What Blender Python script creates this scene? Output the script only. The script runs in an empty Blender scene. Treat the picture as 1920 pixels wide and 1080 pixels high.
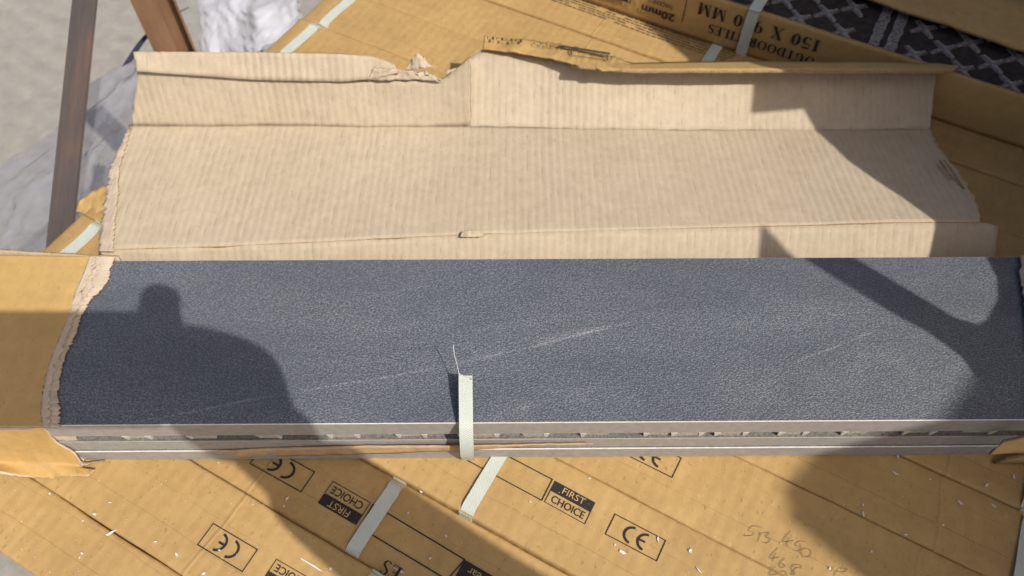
import bpy, bmesh, math, random
from mathutils import Vector, Matrix, noise
random.seed(7)
SC = bpy.context.scene
COL = SC.collection
R = math.radians

# ------------------------------------------------------------------ camera, sky, sun, exposure
F_PX = 1450.0
PHI = R(34.025)
CAM = Vector((0, -0.23663, 0.59032))
_fw = Vector((0, math.sin(PHI), -math.cos(PHI)))
_r0 = Vector((1, 0, 0)); _u0 = Vector((0, math.cos(PHI), math.sin(PHI)))
_ro = R(0.35)
_rt = _r0 * math.cos(_ro) + _u0 * math.sin(_ro)
_up = _u0 * math.cos(_ro) - _r0 * math.sin(_ro)
cd = bpy.data.cameras.new('camera'); cam = bpy.data.objects.new('camera', cd); COL.objects.link(cam)
cd.sensor_width = 36; cd.lens = 36 * F_PX / 1920; cd.clip_start = 0.02; cd.clip_end = 200
cam.matrix_world = Matrix(((_rt.x, _up.x, -_fw.x, CAM.x), (_rt.y, _up.y, -_fw.y, CAM.y), (_rt.z, _up.z, -_fw.z, CAM.z), (0, 0, 0, 1)))
cd.dof.use_dof = True; cd.dof.focus_distance = 0.565; cd.dof.aperture_fstop = 8.0
SC.camera = cam

EL = R(50)
AZ = Vector((-0.714, 0.70, 0)).normalized()           # the way shadows fall
w = bpy.data.worlds.new('World'); SC.world = w; w.use_nodes = True
nt = w.node_tree; bg = nt.nodes['Background']
sky = nt.nodes.new('ShaderNodeTexSky'); sky.sky_type = 'NISHITA'; sky.sun_disc = False
sky.sun_elevation = EL; sky.sun_rotation = R(134.4)
sky.air_density = 0.8; sky.dust_density = 5.0; sky.ozone_density = 0.6
nt.links.new(sky.outputs[0], bg.inputs[0]); bg.inputs[1].default_value = 0.105
sd = bpy.data.lights.new('sun', 'SUN'); so = bpy.data.objects.new('sun', sd); COL.objects.link(so)
sd.energy = 3.75; sd.angle = R(0.5); sd.color = (1.0, 0.95, 0.87)
so.rotation_euler = Vector((AZ.x * math.cos(EL), AZ.y * math.cos(EL), -math.sin(EL))).to_track_quat('-Z', 'Y').to_euler()
so.location = (2, -2, 3)
SC.view_settings.view_transform = 'Standard'; SC.view_settings.look = 'None'
SC.view_settings.exposure = 0.0; SC.view_settings.gamma = 1


def un(x, y, z=0.0):                                    # where the sight line through a photo point meets height z
    d = _fw + _rt * ((x - 960) / F_PX) - _up * ((y - 540) / F_PX)
    return CAM + d * ((z - CAM.z) / d.z)

def uny(x, y, Y):
    d = _fw + _rt * ((x - 960) / F_PX) - _up * ((y - 540) / F_PX)
    return CAM + d * ((Y - CAM.y) / d.y)

def und(x, y, depth):
    return CAM + (_fw + _rt * ((x - 960) / F_PX) - _up * ((y - 540) / F_PX)) * depth

# the layer of cartons runs at -28.5 degrees
TH = R(-28.5)
E = Vector((math.cos(TH), math.sin(TH), 0)); N = Vector((-E.y, E.x, 0))
def uv(x, y, z=0.0):
    p = un(x, y, z); return p.dot(E), p.dot(N)

# ------------------------------------------------------------------ materials
def mat(name):
    m = bpy.data.materials.new(name); m.use_nodes = True
    return m, m.node_tree, m.node_tree.nodes['Principled BSDF']

def nd(t, kind, **kw):
    n = t.nodes.new(kind)
    for k, v in kw.items():
        if k in n.inputs: n.inputs[k].default_value = v
        else: setattr(n, k, v)
    return n

def lk(t, a, b): t.links.new(a, b)

def coords(t, scale=(1, 1, 1), rot=(0, 0, 0)):
    tc = nd(t, 'ShaderNodeTexCoord'); mp = nd(t, 'ShaderNodeMapping')
    mp.inputs['Scale'].default_value = scale; mp.inputs['Rotation'].default_value = rot
    lk(t, tc.outputs['Object'], mp.inputs['Vector']); return mp.outputs[0]

def ramp(t, src, stops):
    r = nd(t, 'ShaderNodeValToRGB'); lk(t, src, r.inputs[0])
    el = r.color_ramp.elements
    while len(el) < len(stops): el.new(0.5)
    for e, (p, c) in zip(el, stops):
        e.position = p; e.color = (*c, 1) if len(c) == 3 else c
    return r.outputs[0]

def mixc(t, fac, a, b, mode='MIX'):
    m = nd(t, 'ShaderNodeMix', data_type='RGBA', blend_type=mode)
    for s, v in ((m.inputs[0], fac), (m.inputs[6], a), (m.inputs[7], b)):
        if hasattr(v, 'is_output'): lk(t, v, s)
        else: s.default_value = v if isinstance(v, (int, float)) else (*v, 1)
    return m.outputs[2]

def math_(t, op, a, b=0.0):
    m = nd(t, 'ShaderNodeMath', operation=op)
    for s, v in ((m.inputs[0], a), (m.inputs[1], b)):
        if hasattr(v, 'is_output'): lk(t, v, s)
        else: s.default_value = v
    return m.outputs[0]

def cardboard(name, c0, c1, pitch=0.0072, flute=0.35, speck=0.5, rough=0.75, wrinkle=0.5, glue=0.0, wscale=26.0, folds=()):
    m, t, b = mat(name)
    v = coords(t)
    big = nd(t, 'ShaderNodeTexNoise', Scale=9.0, Detail=4.0); lk(t, v, big.inputs['Vector'])
    mid = nd(t, 'ShaderNodeTexNoise', Scale=90.0, Detail=5.0, Roughness=0.65); lk(t, v, mid.inputs['Vector'])
    col = mixc(t, ramp(t, big.outputs[0], [(0.3, (0, 0, 0)), (0.7, (1, 1, 1))]), c0, c1)
    col = mixc(t, 0.30, col, ramp(t, mid.outputs[0], [(0.3, (0.55, 0.5, 0.45)), (0.7, (1.05, 1.05, 1.05))]), 'MULTIPLY')
    # dark and pale fibres
    fib = nd(t, 'ShaderNodeTexNoise', Scale=420.0, Detail=2.0); lk(t, coords(t, (1, 0.45, 1), (0, 0, 0.5)), fib.inputs['Vector'])
    col = mixc(t, math_(t, 'MULTIPLY', ramp(t, fib.outputs[0], [(0.66, (0, 0, 0)), (0.72, (1, 1, 1))]), speck), col, [x * 0.35 for x in c0])
    col = mixc(t, math_(t, 'MULTIPLY', ramp(t, fib.outputs[0], [(0.26, (1, 1, 1)), (0.31, (0, 0, 0))]), speck * 0.7), col, [min(1, x * 1.5 + 0.05) for x in c0])
    # flutes
    wv = nd(t, 'ShaderNodeTexWave', wave_type='BANDS', bands_direction='X', Scale=2 * math.pi / 20 / pitch, Distortion=0.6, Detail=2.0)
    wv.inputs['Detail Scale'].default_value = 0.4
    lk(t, v, wv.inputs['Vector'])
    patch = nd(t, 'ShaderNodeTexNoise', Scale=14.0, Detail=3.0); lk(t, coords(t, (2.0, 0.5, 1)), patch.inputs['Vector'])
    amp = ramp(t, patch.outputs[0], [(0.3, (0.5, 0.5, 0.5)), (0.65, (1, 1, 1))])
    if glue:                                            # glue lines where the liner meets the flute tips
        brk = nd(t, 'ShaderNodeTexNoise', Scale=120.0, Detail=2.0); lk(t, coords(t, (1, 0.5, 1)), brk.inputs['Vector'])
        g = math_(t, 'MULTIPLY', ramp(t, wv.outputs[0], [(0.0, (1, 1, 1)), (0.16, (0, 0, 0))]), ramp(t, brk.outputs[0], [(0.5, (0, 0, 0)), (0.68, (1, 1, 1))]))
        col = mixc(t, math_(t, 'MULTIPLY', g, glue), col, [x * 0.55 for x in c0])
    lk(t, col, b.inputs['Base Color']); b.inputs['Roughness'].default_value = rough
    b.inputs['Specular IOR Level'].default_value = 0.25
    h = math_(t, 'MULTIPLY', math_(t, 'MULTIPLY', wv.outputs[0], amp), flute * 0.0011)
    wr = nd(t, 'ShaderNodeTexNoise', Scale=wscale, Detail=5.0, Roughness=0.6, Distortion=0.6); lk(t, v, wr.inputs['Vector'])
    h = math_(t, 'ADD', h, math_(t, 'MULTIPLY', wr.outputs[0], wrinkle * 0.0030))
    h = math_(t, 'ADD', h, math_(t, 'MULTIPLY', fib.outputs[0], 0.00012))
    for (axis, at, wob, wd_, dep) in folds:             # pressed fold lines running along or across
        sx = nd(t, 'ShaderNodeSeparateXYZ'); lk(t, v, sx.inputs[0])
        fn = nd(t, 'ShaderNodeTexNoise', Scale=7.0, Detail=4.0); lk(t, coords(t, (1, 1, 1), (0, 0, at * 50)), fn.inputs['Vector'])
        dd = math_(t, 'ABSOLUTE', math_(t, 'ADD', math_(t, 'SUBTRACT', sx.outputs[axis], at), math_(t, 'MULTIPLY', math_(t, 'SUBTRACT', fn.outputs[0], 0.5), wob)))
        g = math_(t, 'MAXIMUM', math_(t, 'SUBTRACT', 1.0, math_(t, 'DIVIDE', dd, wd_)), 0.0)
        h = math_(t, 'ADD', h, math_(t, 'MULTIPLY', g, dep))
    bp = nd(t, 'ShaderNodeBump', Strength=1.0, Distance=1.0); lk(t, h, bp.inputs['Height']); lk(t, bp.outputs[0], b.inputs['Normal'])
    return m

def plain(name, c, rough=0.6, var=0.25, scale=60, bump=0.0, metallic=0.0, spec=0.3):
    m, t, b = mat(name)
    v = coords(t)
    n = nd(t, 'ShaderNodeTexNoise', Scale=float(scale), Detail=5.0, Roughness=0.65); lk(t, v, n.inputs['Vector'])
    lo = [x * (1 - var) for x in c]; hi = [min(1, x * (1 + var)) for x in c]
    lk(t, ramp(t, n.outputs[0], [(0.3, lo), (0.7, hi)]), b.inputs['Base Color'])
    b.inputs['Roughness'].default_value = rough; b.inputs['Metallic'].default_value = metallic
    b.inputs['Specular IOR Level'].default_value = spec
    if bump:
        bp = nd(t, 'ShaderNodeBump', Strength=1.0, Distance=bump); lk(t, n.outputs[0], bp.inputs['Height']); lk(t, bp.outputs[0], b.inputs['Normal'])
    return m

M = {}
M['outer'] = cardboard('yellow_cardboard', (0.50, 0.325, 0.125), (0.57, 0.38, 0.155), pitch=0.0085, flute=0.16, speck=0.40, wrinkle=0.40)
M['stack_card'] = cardboard('stacked_carton_cardboard', (0.43, 0.28, 0.112), (0.55, 0.365, 0.150), pitch=0.0105, flute=0.20, speck=0.42, wrinkle=0.55, wscale=8.0, folds=((1, 0.023, 0.012, 0.0009, -0.00035), (1, 0.047, 0.016, 0.0008, -0.00022), (0, 0.325, 0.03, 0.0022, 0.0005), (0, 0.80, 0.03, 0.002, 0.0005)))
M['outer_smooth'] = cardboard('yellow_cardboard_smooth', (0.52, 0.335, 0.12), (0.58, 0.385, 0.15), pitch=0.0085, flute=0.10, speck=0.30, wrinkle=0.2)
M['inner'] = cardboard('beige_cardboard', (0.51, 0.422, 0.305), (0.555, 0.462, 0.342), pitch=0.0072, flute=0.27, speck=0.22, wrinkle=0.20, glue=0.45)
M['torn'] = cardboard('torn_paper', (0.52, 0.42, 0.31), (0.62, 0.52, 0.40), pitch=0.004, flute=0.10, speck=0.25, wrinkle=0.9)
M['rim'] = plain('cardboard_edge', (0.34, 0.23, 0.12), 0.9, 0.4, 500, 0.0006)
def ink_mat(name, c, worn):
    m, t, b = mat(name); v = coords(t)
    n = nd(t, 'ShaderNodeTexNoise', Scale=380.0, Detail=4.0, Roughness=0.7); lk(t, v, n.inputs['Vector'])
    n2 = nd(t, 'ShaderNodeTexNoise', Scale=40.0, Detail=2.0); lk(t, v, n2.inputs['Vector'])
    lk(t, ramp(t, math_(t, 'ADD', n.outputs[0], math_(t, 'MULTIPLY', n2.outputs[0], 0.35)), [(0.80, c), (1.0, worn)]), b.inputs['Base Color'])
    b.inputs['Roughness'].default_value = 0.75; b.inputs['Specular IOR Level'].default_value = 0.25
    return m
M['ink'] = ink_mat('black_ink', (0.028, 0.026, 0.026), (0.20, 0.135, 0.065))
M['ink_soft'] = plain('worn_black_ink', (0.075, 0.06, 0.04), 0.8, 0.4, 400)
M['pencil'] = plain('pencil_line', (0.18, 0.13, 0.075), 0.8, 0.3, 300)
M['flake'] = plain('white_flake', (0.72, 0.71, 0.68), 0.5, 0.08, 200)
M['biscuit'] = plain('tile_edge', (0.335, 0.315, 0.29), 0.8, 0.12, 160, 0.0003)
M['groove'] = plain('tile_back', (0.17, 0.16, 0.142), 0.9, 0.45, 500, 0.0008)
M['ridge_pad'] = plain('ridge_pad', (0.47, 0.44, 0.37), 0.85, 0.4, 600, 0.001)
M['pale_edge'] = plain('bright_tile_edge', (0.62, 0.60, 0.55), 0.5, 0.15, 200)
M['wood'] = plain('pallet_wood', (0.32, 0.22, 0.12), 0.85, 0.3, 30, 0.001)
M['navy'] = plain('dark_strap', (0.025, 0.032, 0.055), 0.4, 0.2, 50)
M['dark_back'] = plain('dark_tile_back', (0.052, 0.043, 0.039), 0.9, 0.4, 120, 0.0006, 0.0, 0.1)
M['ridge'] = plain('worn_ridge', (0.235, 0.215, 0.20), 0.55, 0.8, 300, 0.0012)
M['brown_card'] = plain('torn_brown_paper', (0.50, 0.34, 0.19), 0.85, 0.2, 90, 0.0006)
M['skin'] = plain('skin', (0.42, 0.25, 0.17), 0.5, 0.1, 40)
M['jacket'] = plain('navy_jacket', (0.04, 0.05, 0.08), 0.8, 0.2, 60)
M['trousers'] = plain('grey_trousers', (0.12, 0.12, 0.12), 0.85, 0.2, 60)
M['hair'] = plain('dark_hair', (0.03, 0.02, 0.015), 0.6, 0.3, 90)
M['phone'] = plain('phone_case', (0.02, 0.02, 0.022), 0.3, 0.1, 30)
M['glass'] = plain('lens_glass', (0.01, 0.01, 0.015), 0.05, 0.1, 30)
M['eye'] = plain('eye_white', (0.7, 0.68, 0.65), 0.3, 0.05, 30)

def strap_mat():
    m, t, b = mat('woven_mint_strap')
    v = coords(t, (1, 1, 1))
    ck = nd(t, 'ShaderNodeTexWave', wave_type='BANDS', bands_direction='DIAGONAL', Scale=240.0, Distortion=0.4); lk(t, v, ck.inputs['Vector'])
    n = nd(t, 'ShaderNodeTexNoise', Scale=60.0, Detail=3.0); lk(t, v, n.inputs['Vector'])
    lk(t, mixc(t, n.outputs[0], (0.50, 0.545, 0.485), (0.61, 0.65, 0.585)), b.inputs['Base Color'])
    b.inputs['Roughness'].default_value = 0.42; b.inputs['Specular IOR Level'].default_value = 0.4
    bp = nd(t, 'ShaderNodeBump', Strength=0.5, Distance=0.0003); lk(t, ck.outputs[0], bp.inputs['Height']); lk(t, bp.outputs[0], b.inputs['Normal'])
    return m
M['strap'] = strap_mat()

VEINS = [(220, 790, 560, 728, 0.0015, 0.75), (540, 731, 830, 688, 0.0015, 0.75), (790, 695, 1200, 604, 0.0018, 1.0), (1480, 690, 1660, 625, 0.0014, 0.8), (880, 795, 1140, 725, 0.008, 0.34), (1150, 760, 1300, 700, 0.0012, 0.4),
         (1320, 772, 1720, 690, 0.030, 0.20), (1500, 560, 1800, 500, 0.03, 0.16), (980, 645, 1160, 612, 0.006, 0.40), (1560, 720, 1860, 640, 0.030, 0.18), (640, 560, 900, 520, 0.0012, 0.35)]
def slate_mat():
    m, t, b = mat('slate_tile_face')
    v = coords(t)
    g1 = nd(t, 'ShaderNodeTexNoise', Scale=880.0, Detail=1.5, Roughness=0.55); lk(t, coords(t, (0.75, 1, 1), (0, 0, 0.25)), g1.inputs['Vector'])
    g2 = nd(t, 'ShaderNodeTexNoise', Scale=300.0, Detail=3.0, Roughness=0.6); lk(t, coords(t, (0.7, 1, 1), (0, 0, 0.25)), g2.inputs['Vector'])
    cl = nd(t, 'ShaderNodeTexNoise', Scale=5.0, Detail=6.0, Roughness=0.6, Distortion=0.7); lk(t, coords(t, (0.7, 2.4, 1), (0, 0, -0.35)), cl.inputs['Vector'])
    hue = nd(t, 'ShaderNodeTexNoise', Scale=4.0, Detail=2.0); lk(t, v, hue.inputs['Vector'])
    base = mixc(t, ramp(t, hue.outputs[0], [(0.35, (0, 0, 0)), (0.65, (1, 1, 1))]), (0.080, 0.096, 0.120), (0.090, 0.097, 0.117))
    hi = (0.250, 0.265, 0.285)
    gr = ramp(t, g1.outputs[0], [(0.42, (0, 0, 0)), (0.70, (1, 1, 1))])
    dens = ramp(t, cl.outputs[0], [(0.32, (0.55, 0.55, 0.55)), (0.68, (1, 1, 1))])
    fac = math_(t, 'MULTIPLY', gr, dens)
    col = mixc(t, fac, base, hi)
    dk = ramp(t, cl.outputs[0], [(0.30, (0.80, 0.81, 0.83)), (0.70, (1.10, 1.10, 1.09))])
    col = mixc(t, 1.0, col, dk, 'MULTIPLY')
    # pale veins running up to the right, and broader paler drifts
    sx = nd(t, 'ShaderNodeSeparateXYZ'); lk(t, v, sx.inputs[0])
    wob = nd(t, 'ShaderNodeTexNoise', Scale=16.0, Detail=5.0); lk(t, v, wob.inputs['Vector'])
    brk = nd(t, 'ShaderNodeTexNoise', Scale=38.0, Detail=3.0); lk(t, v, brk.inputs['Vector'])
    for (xa, ya, xb, yb, wd_, st) in VEINS:
        A_ = un(xa, ya, 0.062); B_ = un(xb, yb, 0.062); d_ = B_ - A_; L_ = d_.length; d_.normalize()
        dx = math_(t, 'SUBTRACT', sx.outputs[0], A_.x); dy = math_(t, 'SUBTRACT', sx.outputs[1], A_.y)
        u_ = math_(t, 'ADD', math_(t, 'MULTIPLY', dx, d_.x), math_(t, 'MULTIPLY', dy, d_.y))
        w_ = math_(t, 'SUBTRACT', math_(t, 'MULTIPLY', dy, d_.x), math_(t, 'MULTIPLY', dx, d_.y))
        w_ = math_(t, 'ABSOLUTE', math_(t, 'ADD', w_, math_(t, 'MULTIPLY', math_(t, 'SUBTRACT', wob.outputs[0], 0.5), min(0.02, 0.004 + wd_ * 0.8))))
        f_ = math_(t, 'MAXIMUM', math_(t, 'SUBTRACT', 1.0, math_(t, 'DIVIDE', w_, wd_)), 0.0)
        e_ = math_(t, 'MAXIMUM', math_(t, 'SUBTRACT', 1.0, math_(t, 'POWER', math_(t, 'ABSOLUTE', math_(t, 'SUBTRACT', math_(t, 'MULTIPLY', u_, 2.0 / L_), 1.0)), 4.0)), 0.0)
        f_ = math_(t, 'MULTIPLY', math_(t, 'MULTIPLY', f_, e_), ramp(t, brk.outputs[0], [(0.38, (0.08, 0.08, 0.08)), (0.66, (1, 1, 1))]))
        f_ = math_(t, 'MULTIPLY', f_, ramp(t, g1.outputs[0], [(0.36, (0.1, 0.1, 0.1)), (0.58, (1, 1, 1))]))
        col = mixc(t, math_(t, 'MULTIPLY', f_, st * 0.8), col, (0.40, 0.40, 0.42))
    lk(t, col, b.inputs['Base Color'])
    b.inputs['Roughness'].default_value = 0.46; b.inputs['Specular IOR Level'].default_value = 0.5
    h = math_(t, 'ADD', math_(t, 'MULTIPLY', g1.outputs[0], 0.00075), math_(t, 'MULTIPLY', g2.outputs[0], 0.00045))
    bp = nd(t, 'ShaderNodeBump', Strength=1.0, Distance=1.0); lk(t, h, bp.inputs['Height']); lk(t, bp.outputs[0], b.inputs['Normal'])
    return m
M['slate'] = slate_mat()

def rust_mat(name, stops):
    m, t, b = mat(name)
    v = coords(t, (1, 1, 0.25))
    n = nd(t, 'ShaderNodeTexNoise', Scale=22.0, Detail=7.0, Roughness=0.7); lk(t, v, n.inputs['Vector'])
    lk(t, ramp(t, n.outputs[0], stops), b.inputs['Base Color'])
    lk(t, ramp(t, n.outputs[0], [(0.3, (0.4, 0.4, 0.4)), (0.7, (0.8, 0.8, 0.8))]), b.inputs['Roughness'])
    b.inputs['Metallic'].default_value = 0.25
    bp = nd(t, 'ShaderNodeBump', Strength=0.6, Distance=0.002); lk(t, n.outputs[0], bp.inputs['Height']); lk(t, bp.outputs[0], b.inputs['Normal'])
    return m
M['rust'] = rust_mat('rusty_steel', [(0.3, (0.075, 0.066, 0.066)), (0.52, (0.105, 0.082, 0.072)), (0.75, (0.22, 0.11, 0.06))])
M['rust_lit'] = rust_mat('brown_rust_lit', [(0.3, (0.16, 0.085, 0.04)), (0.52, (0.25, 0.14, 0.075)), (0.75, (0.32, 0.18, 0.10))])  # lighter copy of the rust, the post's sunlit look put into the colour

def plastic_mat(name, base, a0, a1, rough, bump):
    m, t, b = mat(name)
    out = t.nodes['Material Output']
    v = coords(t)
    n = nd(t, 'ShaderNodeTexNoise', Scale=9.0, Detail=2.5, Distortion=1.2); lk(t, v, n.inputs['Vector'])
    b.inputs['Base Color'].default_value = (*base, 1); b.inputs['Roughness'].default_value = rough
    b.inputs['Specular IOR Level'].default_value = 0.8
    tr = nd(t, 'ShaderNodeBsdfTransparent'); tr.inputs[0].default_value = (0.95, 0.96, 1, 1)
    mx = nd(t, 'ShaderNodeMixShader')
    lk(t, ramp(t, n.outputs[0], [(0.3, (a0, a0, a0)), (0.7, (a1, a1, a1))]), mx.inputs[0])
    lk(t, tr.outputs[0], mx.inputs[1]); lk(t, b.outputs[0], mx.inputs[2]); lk(t, mx.outputs[0], out.inputs['Surface'])
    bp = nd(t, 'ShaderNodeBump', Strength=0.8, Distance=bump); lk(t, n.outputs[0], bp.inputs['Height']); lk(t, bp.outputs[0], b.inputs['Normal'])
    return m
M['wrap'] = plastic_mat('clear_wrap', (0.34, 0.35, 0.40), 0.34, 0.50, 0.06, 0.026)
M['white_wrap'] = plastic_mat('white_wrap', (0.86, 0.87, 0.93), 0.6, 0.95, 0.3, 0.004)

def ground_mat():
    m, t, b = mat('brushed_concrete')
    v = coords(t, (1, 1, 1), (0, 0, R(35)))
    n = nd(t, 'ShaderNodeTexNoise', Scale=30.0, Detail=8.0, Roughness=0.7); lk(t, v, n.inputs['Vector'])
    wv = nd(t, 'ShaderNodeTexWave', wave_type='BANDS', bands_direction='Y', Scale=5.0, Distortion=6.0, Detail=3.0); lk(t, v, wv.inputs['Vector'])
    c = mixc(t, n.outputs[0], (0.21, 0.195, 0.175), (0.46, 0.43, 0.385))
    c = mixc(t, math_(t, 'MULTIPLY', wv.outputs[0], 0.17), c, (0.22, 0.20, 0.18))
    lk(t, c, b.inputs['Base Color']); b.inputs['Roughness'].default_value = 0.9
    h = math_(t, 'ADD', math_(t, 'MULTIPLY', wv.outputs[0], 0.0035), math_(t, 'MULTIPLY', n.outputs[0], 0.006))
    bp = nd(t, 'ShaderNodeBump', Strength=0.8, Distance=1.0); lk(t, h, bp.inputs['Height']); lk(t, bp.outputs[0], b.inputs['Normal'])
    return m
M['ground'] = ground_mat()

# ------------------------------------------------------------------ helpers
def tag(o, label=None, cat=None, group=None, kind=None):
    for k, v in (('label', label), ('category', cat), ('group', group), ('kind', kind)):
        if v: o[k] = v
    return o

def empty(name, loc, rz=0.0):
    o = bpy.data.objects.new(name, None); COL.objects.link(o); o.location = loc; o.rotation_euler = (0, 0, rz)
    o.empty_display_size = 0.05
    return o

def link(name, me, m=None, parent=None, smooth=False):
    if m is not None:
        for x in (m if isinstance(m, (list, tuple)) else [m]): me.materials.append(x)
    o = bpy.data.objects.new(name, me); COL.objects.link(o)
    if parent is not None: o.parent = parent
    if smooth:
        for p in me.polygons: p.use_smooth = True
    return o

def from_bm(name, bm, m=None, parent=None, smooth=False):
    me = bpy.data.meshes.new(name); bm.normal_update(); bm.to_mesh(me); bm.free()
    return link(name, me, m, parent, smooth)

def from_py(name, v, f, m=None, parent=None, smooth=False):
    me = bpy.data.meshes.new(name); me.from_pydata([tuple(x) for x in v], [], f); me.update()
    return link(name, me, m, parent, smooth)

def box_bm(bm, x0, x1, y0, y1, z0, z1, mi=0):
    vs = [bm.verts.new((x, y, z)) for z in (z0, z1) for x, y in ((x0, y0), (x1, y0), (x1, y1), (x0, y1))]
    fs = []
    for f in ((3, 2, 1, 0), (4, 5, 6, 7), (0, 1, 5, 4), (1, 2, 6, 5), (2, 3, 7, 6), (3, 0, 4, 7)):
        q = bm.faces.new([vs[i] for i in f]); q.material_index = mi; fs.append(q)
    return fs

def ns(x, y=0.0, z=0.0): return noise.noise(Vector((x, y, z)))
def fr(x, y=0.0, z=0.0): return noise.fractal(Vector((x, y, z)), 0.8, 2.2, 4)

def rail_at(rail, t):
    L = [0]
    for a, b in zip(rail, rail[1:]): L.append(L[-1] + (Vector(b) - Vector(a)).length)
    s = t * L[-1]
    for i in range(len(rail) - 1):
        if s <= L[i + 1] or i == len(rail) - 2:
            k = (s - L[i]) / max(1e-9, L[i + 1] - L[i]); return Vector(rail[i]).lerp(Vector(rail[i + 1]), k)

def sheet(name, rails, nt_, nv, mats, parent, thick=0.003, jit=None, jdir=(0, 0, 0), jfreq=160, endjit=(0, 0), crum=0.0006, cfreq=22, seed=0.0, flip=False, fine=None):
    """a sheet spanned between rails; torn edges get their own raggedness"""
    rows = []
    nr = len(rails)
    for i in range(nr - 1):
        for k in range(nv + (1 if i == nr - 2 else 0)):
            f = k / nv
            row = []
            for j in range(nt_ + 1):
                t = j / nt_
                vv = i + f
                tt = t + (1 - t) * endjit[0] * fr(vv * 7 + seed, 3.1) + t * endjit[1] * fr(vv * 7 + seed, 8.7)
                a = rail_at(rails[i], min(1, max(0, tt))) if 0 <= tt <= 1 else None
                if a is None:
                    def ext(rl):
                        e0 = rail_at(rl, 0 if tt < 0 else 0.97); e1 = rail_at(rl, 0.03 if tt < 0 else 1)
                        base = e0 if tt < 0 else e1
                        return base + (e1 - e0) / 0.03 * (tt if tt < 0 else tt - 1)
                    a = ext(rails[i]); b = ext(rails[i + 1])
                else:
                    b = rail_at(rails[i + 1], tt)
                if jit:
                    d = Vector(jdir)
                    if jit[i]: a = a + d * jit[i] * (fr(t * jfreq * 0.35 + seed, i * 9.0) + 0.5 * fr(t * jfreq + seed, 4 + i * 9.0))
                    if jit[i + 1]: b = b + d * jit[i + 1] * (fr(t * jfreq * 0.35 + seed, (i + 1) * 9.0) + 0.5 * fr(t * jfreq + seed, 4 + (i + 1) * 9.0))
                row.append(a.lerp(b, f))
            rows.append(row)
    V = [p for r_ in rows for p in r_]; n = nt_ + 1
    Fc = [(i * n + j, i * n + j + 1, (i + 1) * n + j + 1, (i + 1) * n + j) for i in range(len(rows) - 1) for j in range(nt_)]
    if flip: Fc = [tuple(reversed(q)) for q in Fc]
    me = bpy.data.meshes.new(name); me.from_pydata([tuple(x) for x in V], [], Fc); me.update()
    if crum:
        nn = [v.normal.copy() for v in me.vertices]
        for v, q in zip(me.vertices, nn):
            v.co += q * crum * (fr(v.co.x * cfreq + seed, v.co.y * cfreq, v.co.z * cfreq) + (fine * math.sin(v.co.x * 2 * math.pi / 0.0074 + 2 * ns(v.co.x * 30, v.co.y * 3)) if fine else 0))
    me.update()
    o = link(name, me, mats, parent, True)
    if thick:
        md = o.modifiers.new('thickness', 'SOLIDIFY'); md.thickness = thick; md.offset = -1
        md.material_offset = 1 if len(mats) > 1 else 0; md.material_offset_rim = 2 if len(mats) > 2 else 0
        md.use_even_offset = False
    return o

def strip(path, width, side, thick=0.0009):
    """flat strap along a path, as a bmesh"""
    bm = bmesh.new(); rings = []
    side = Vector(side).normalized()
    for i, p in enumerate(path):
        p = Vector(p)
        a = Vector(path[max(0, i - 1)]); b = Vector(path[min(len(path) - 1, i + 1)])
        tn = (b - a).normalized(); nrm = tn.cross(side).normalized()
        rings.append([bm.verts.new(p + side * s * width / 2 + nrm * q * thick / 2) for s, q in ((-1, -1), (1, -1), (1, 1), (-1, 1))])
    for a, b in zip(rings, rings[1:]):
        for k in range(4): bm.faces.new((a[k], a[(k + 1) % 4], b[(k + 1) % 4], b[k]))
    bm.faces.new(rings[0]); bm.faces.new(list(reversed(rings[-1])))
    bmesh.ops.recalc_face_normals(bm, faces=bm.faces)
    return bm

def curve(pts, n=6):
    P = [Vector(p) for p in pts]; out = []
    for i in range(len(P) - 1):
        p0 = P[max(0, i - 1)]; p1 = P[i]; p2 = P[i + 1]; p3 = P[min(len(P) - 1, i + 2)]
        for k in range(n):
            t = k / n
            out.append(0.5 * ((2 * p1) + (p2 - p0) * t + (2 * p0 - 5 * p1 + 4 * p2 - p3) * t * t + (3 * p1 - p0 - 3 * p2 + p3) * t ** 3))
    out.append(P[-1]); return out

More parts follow.
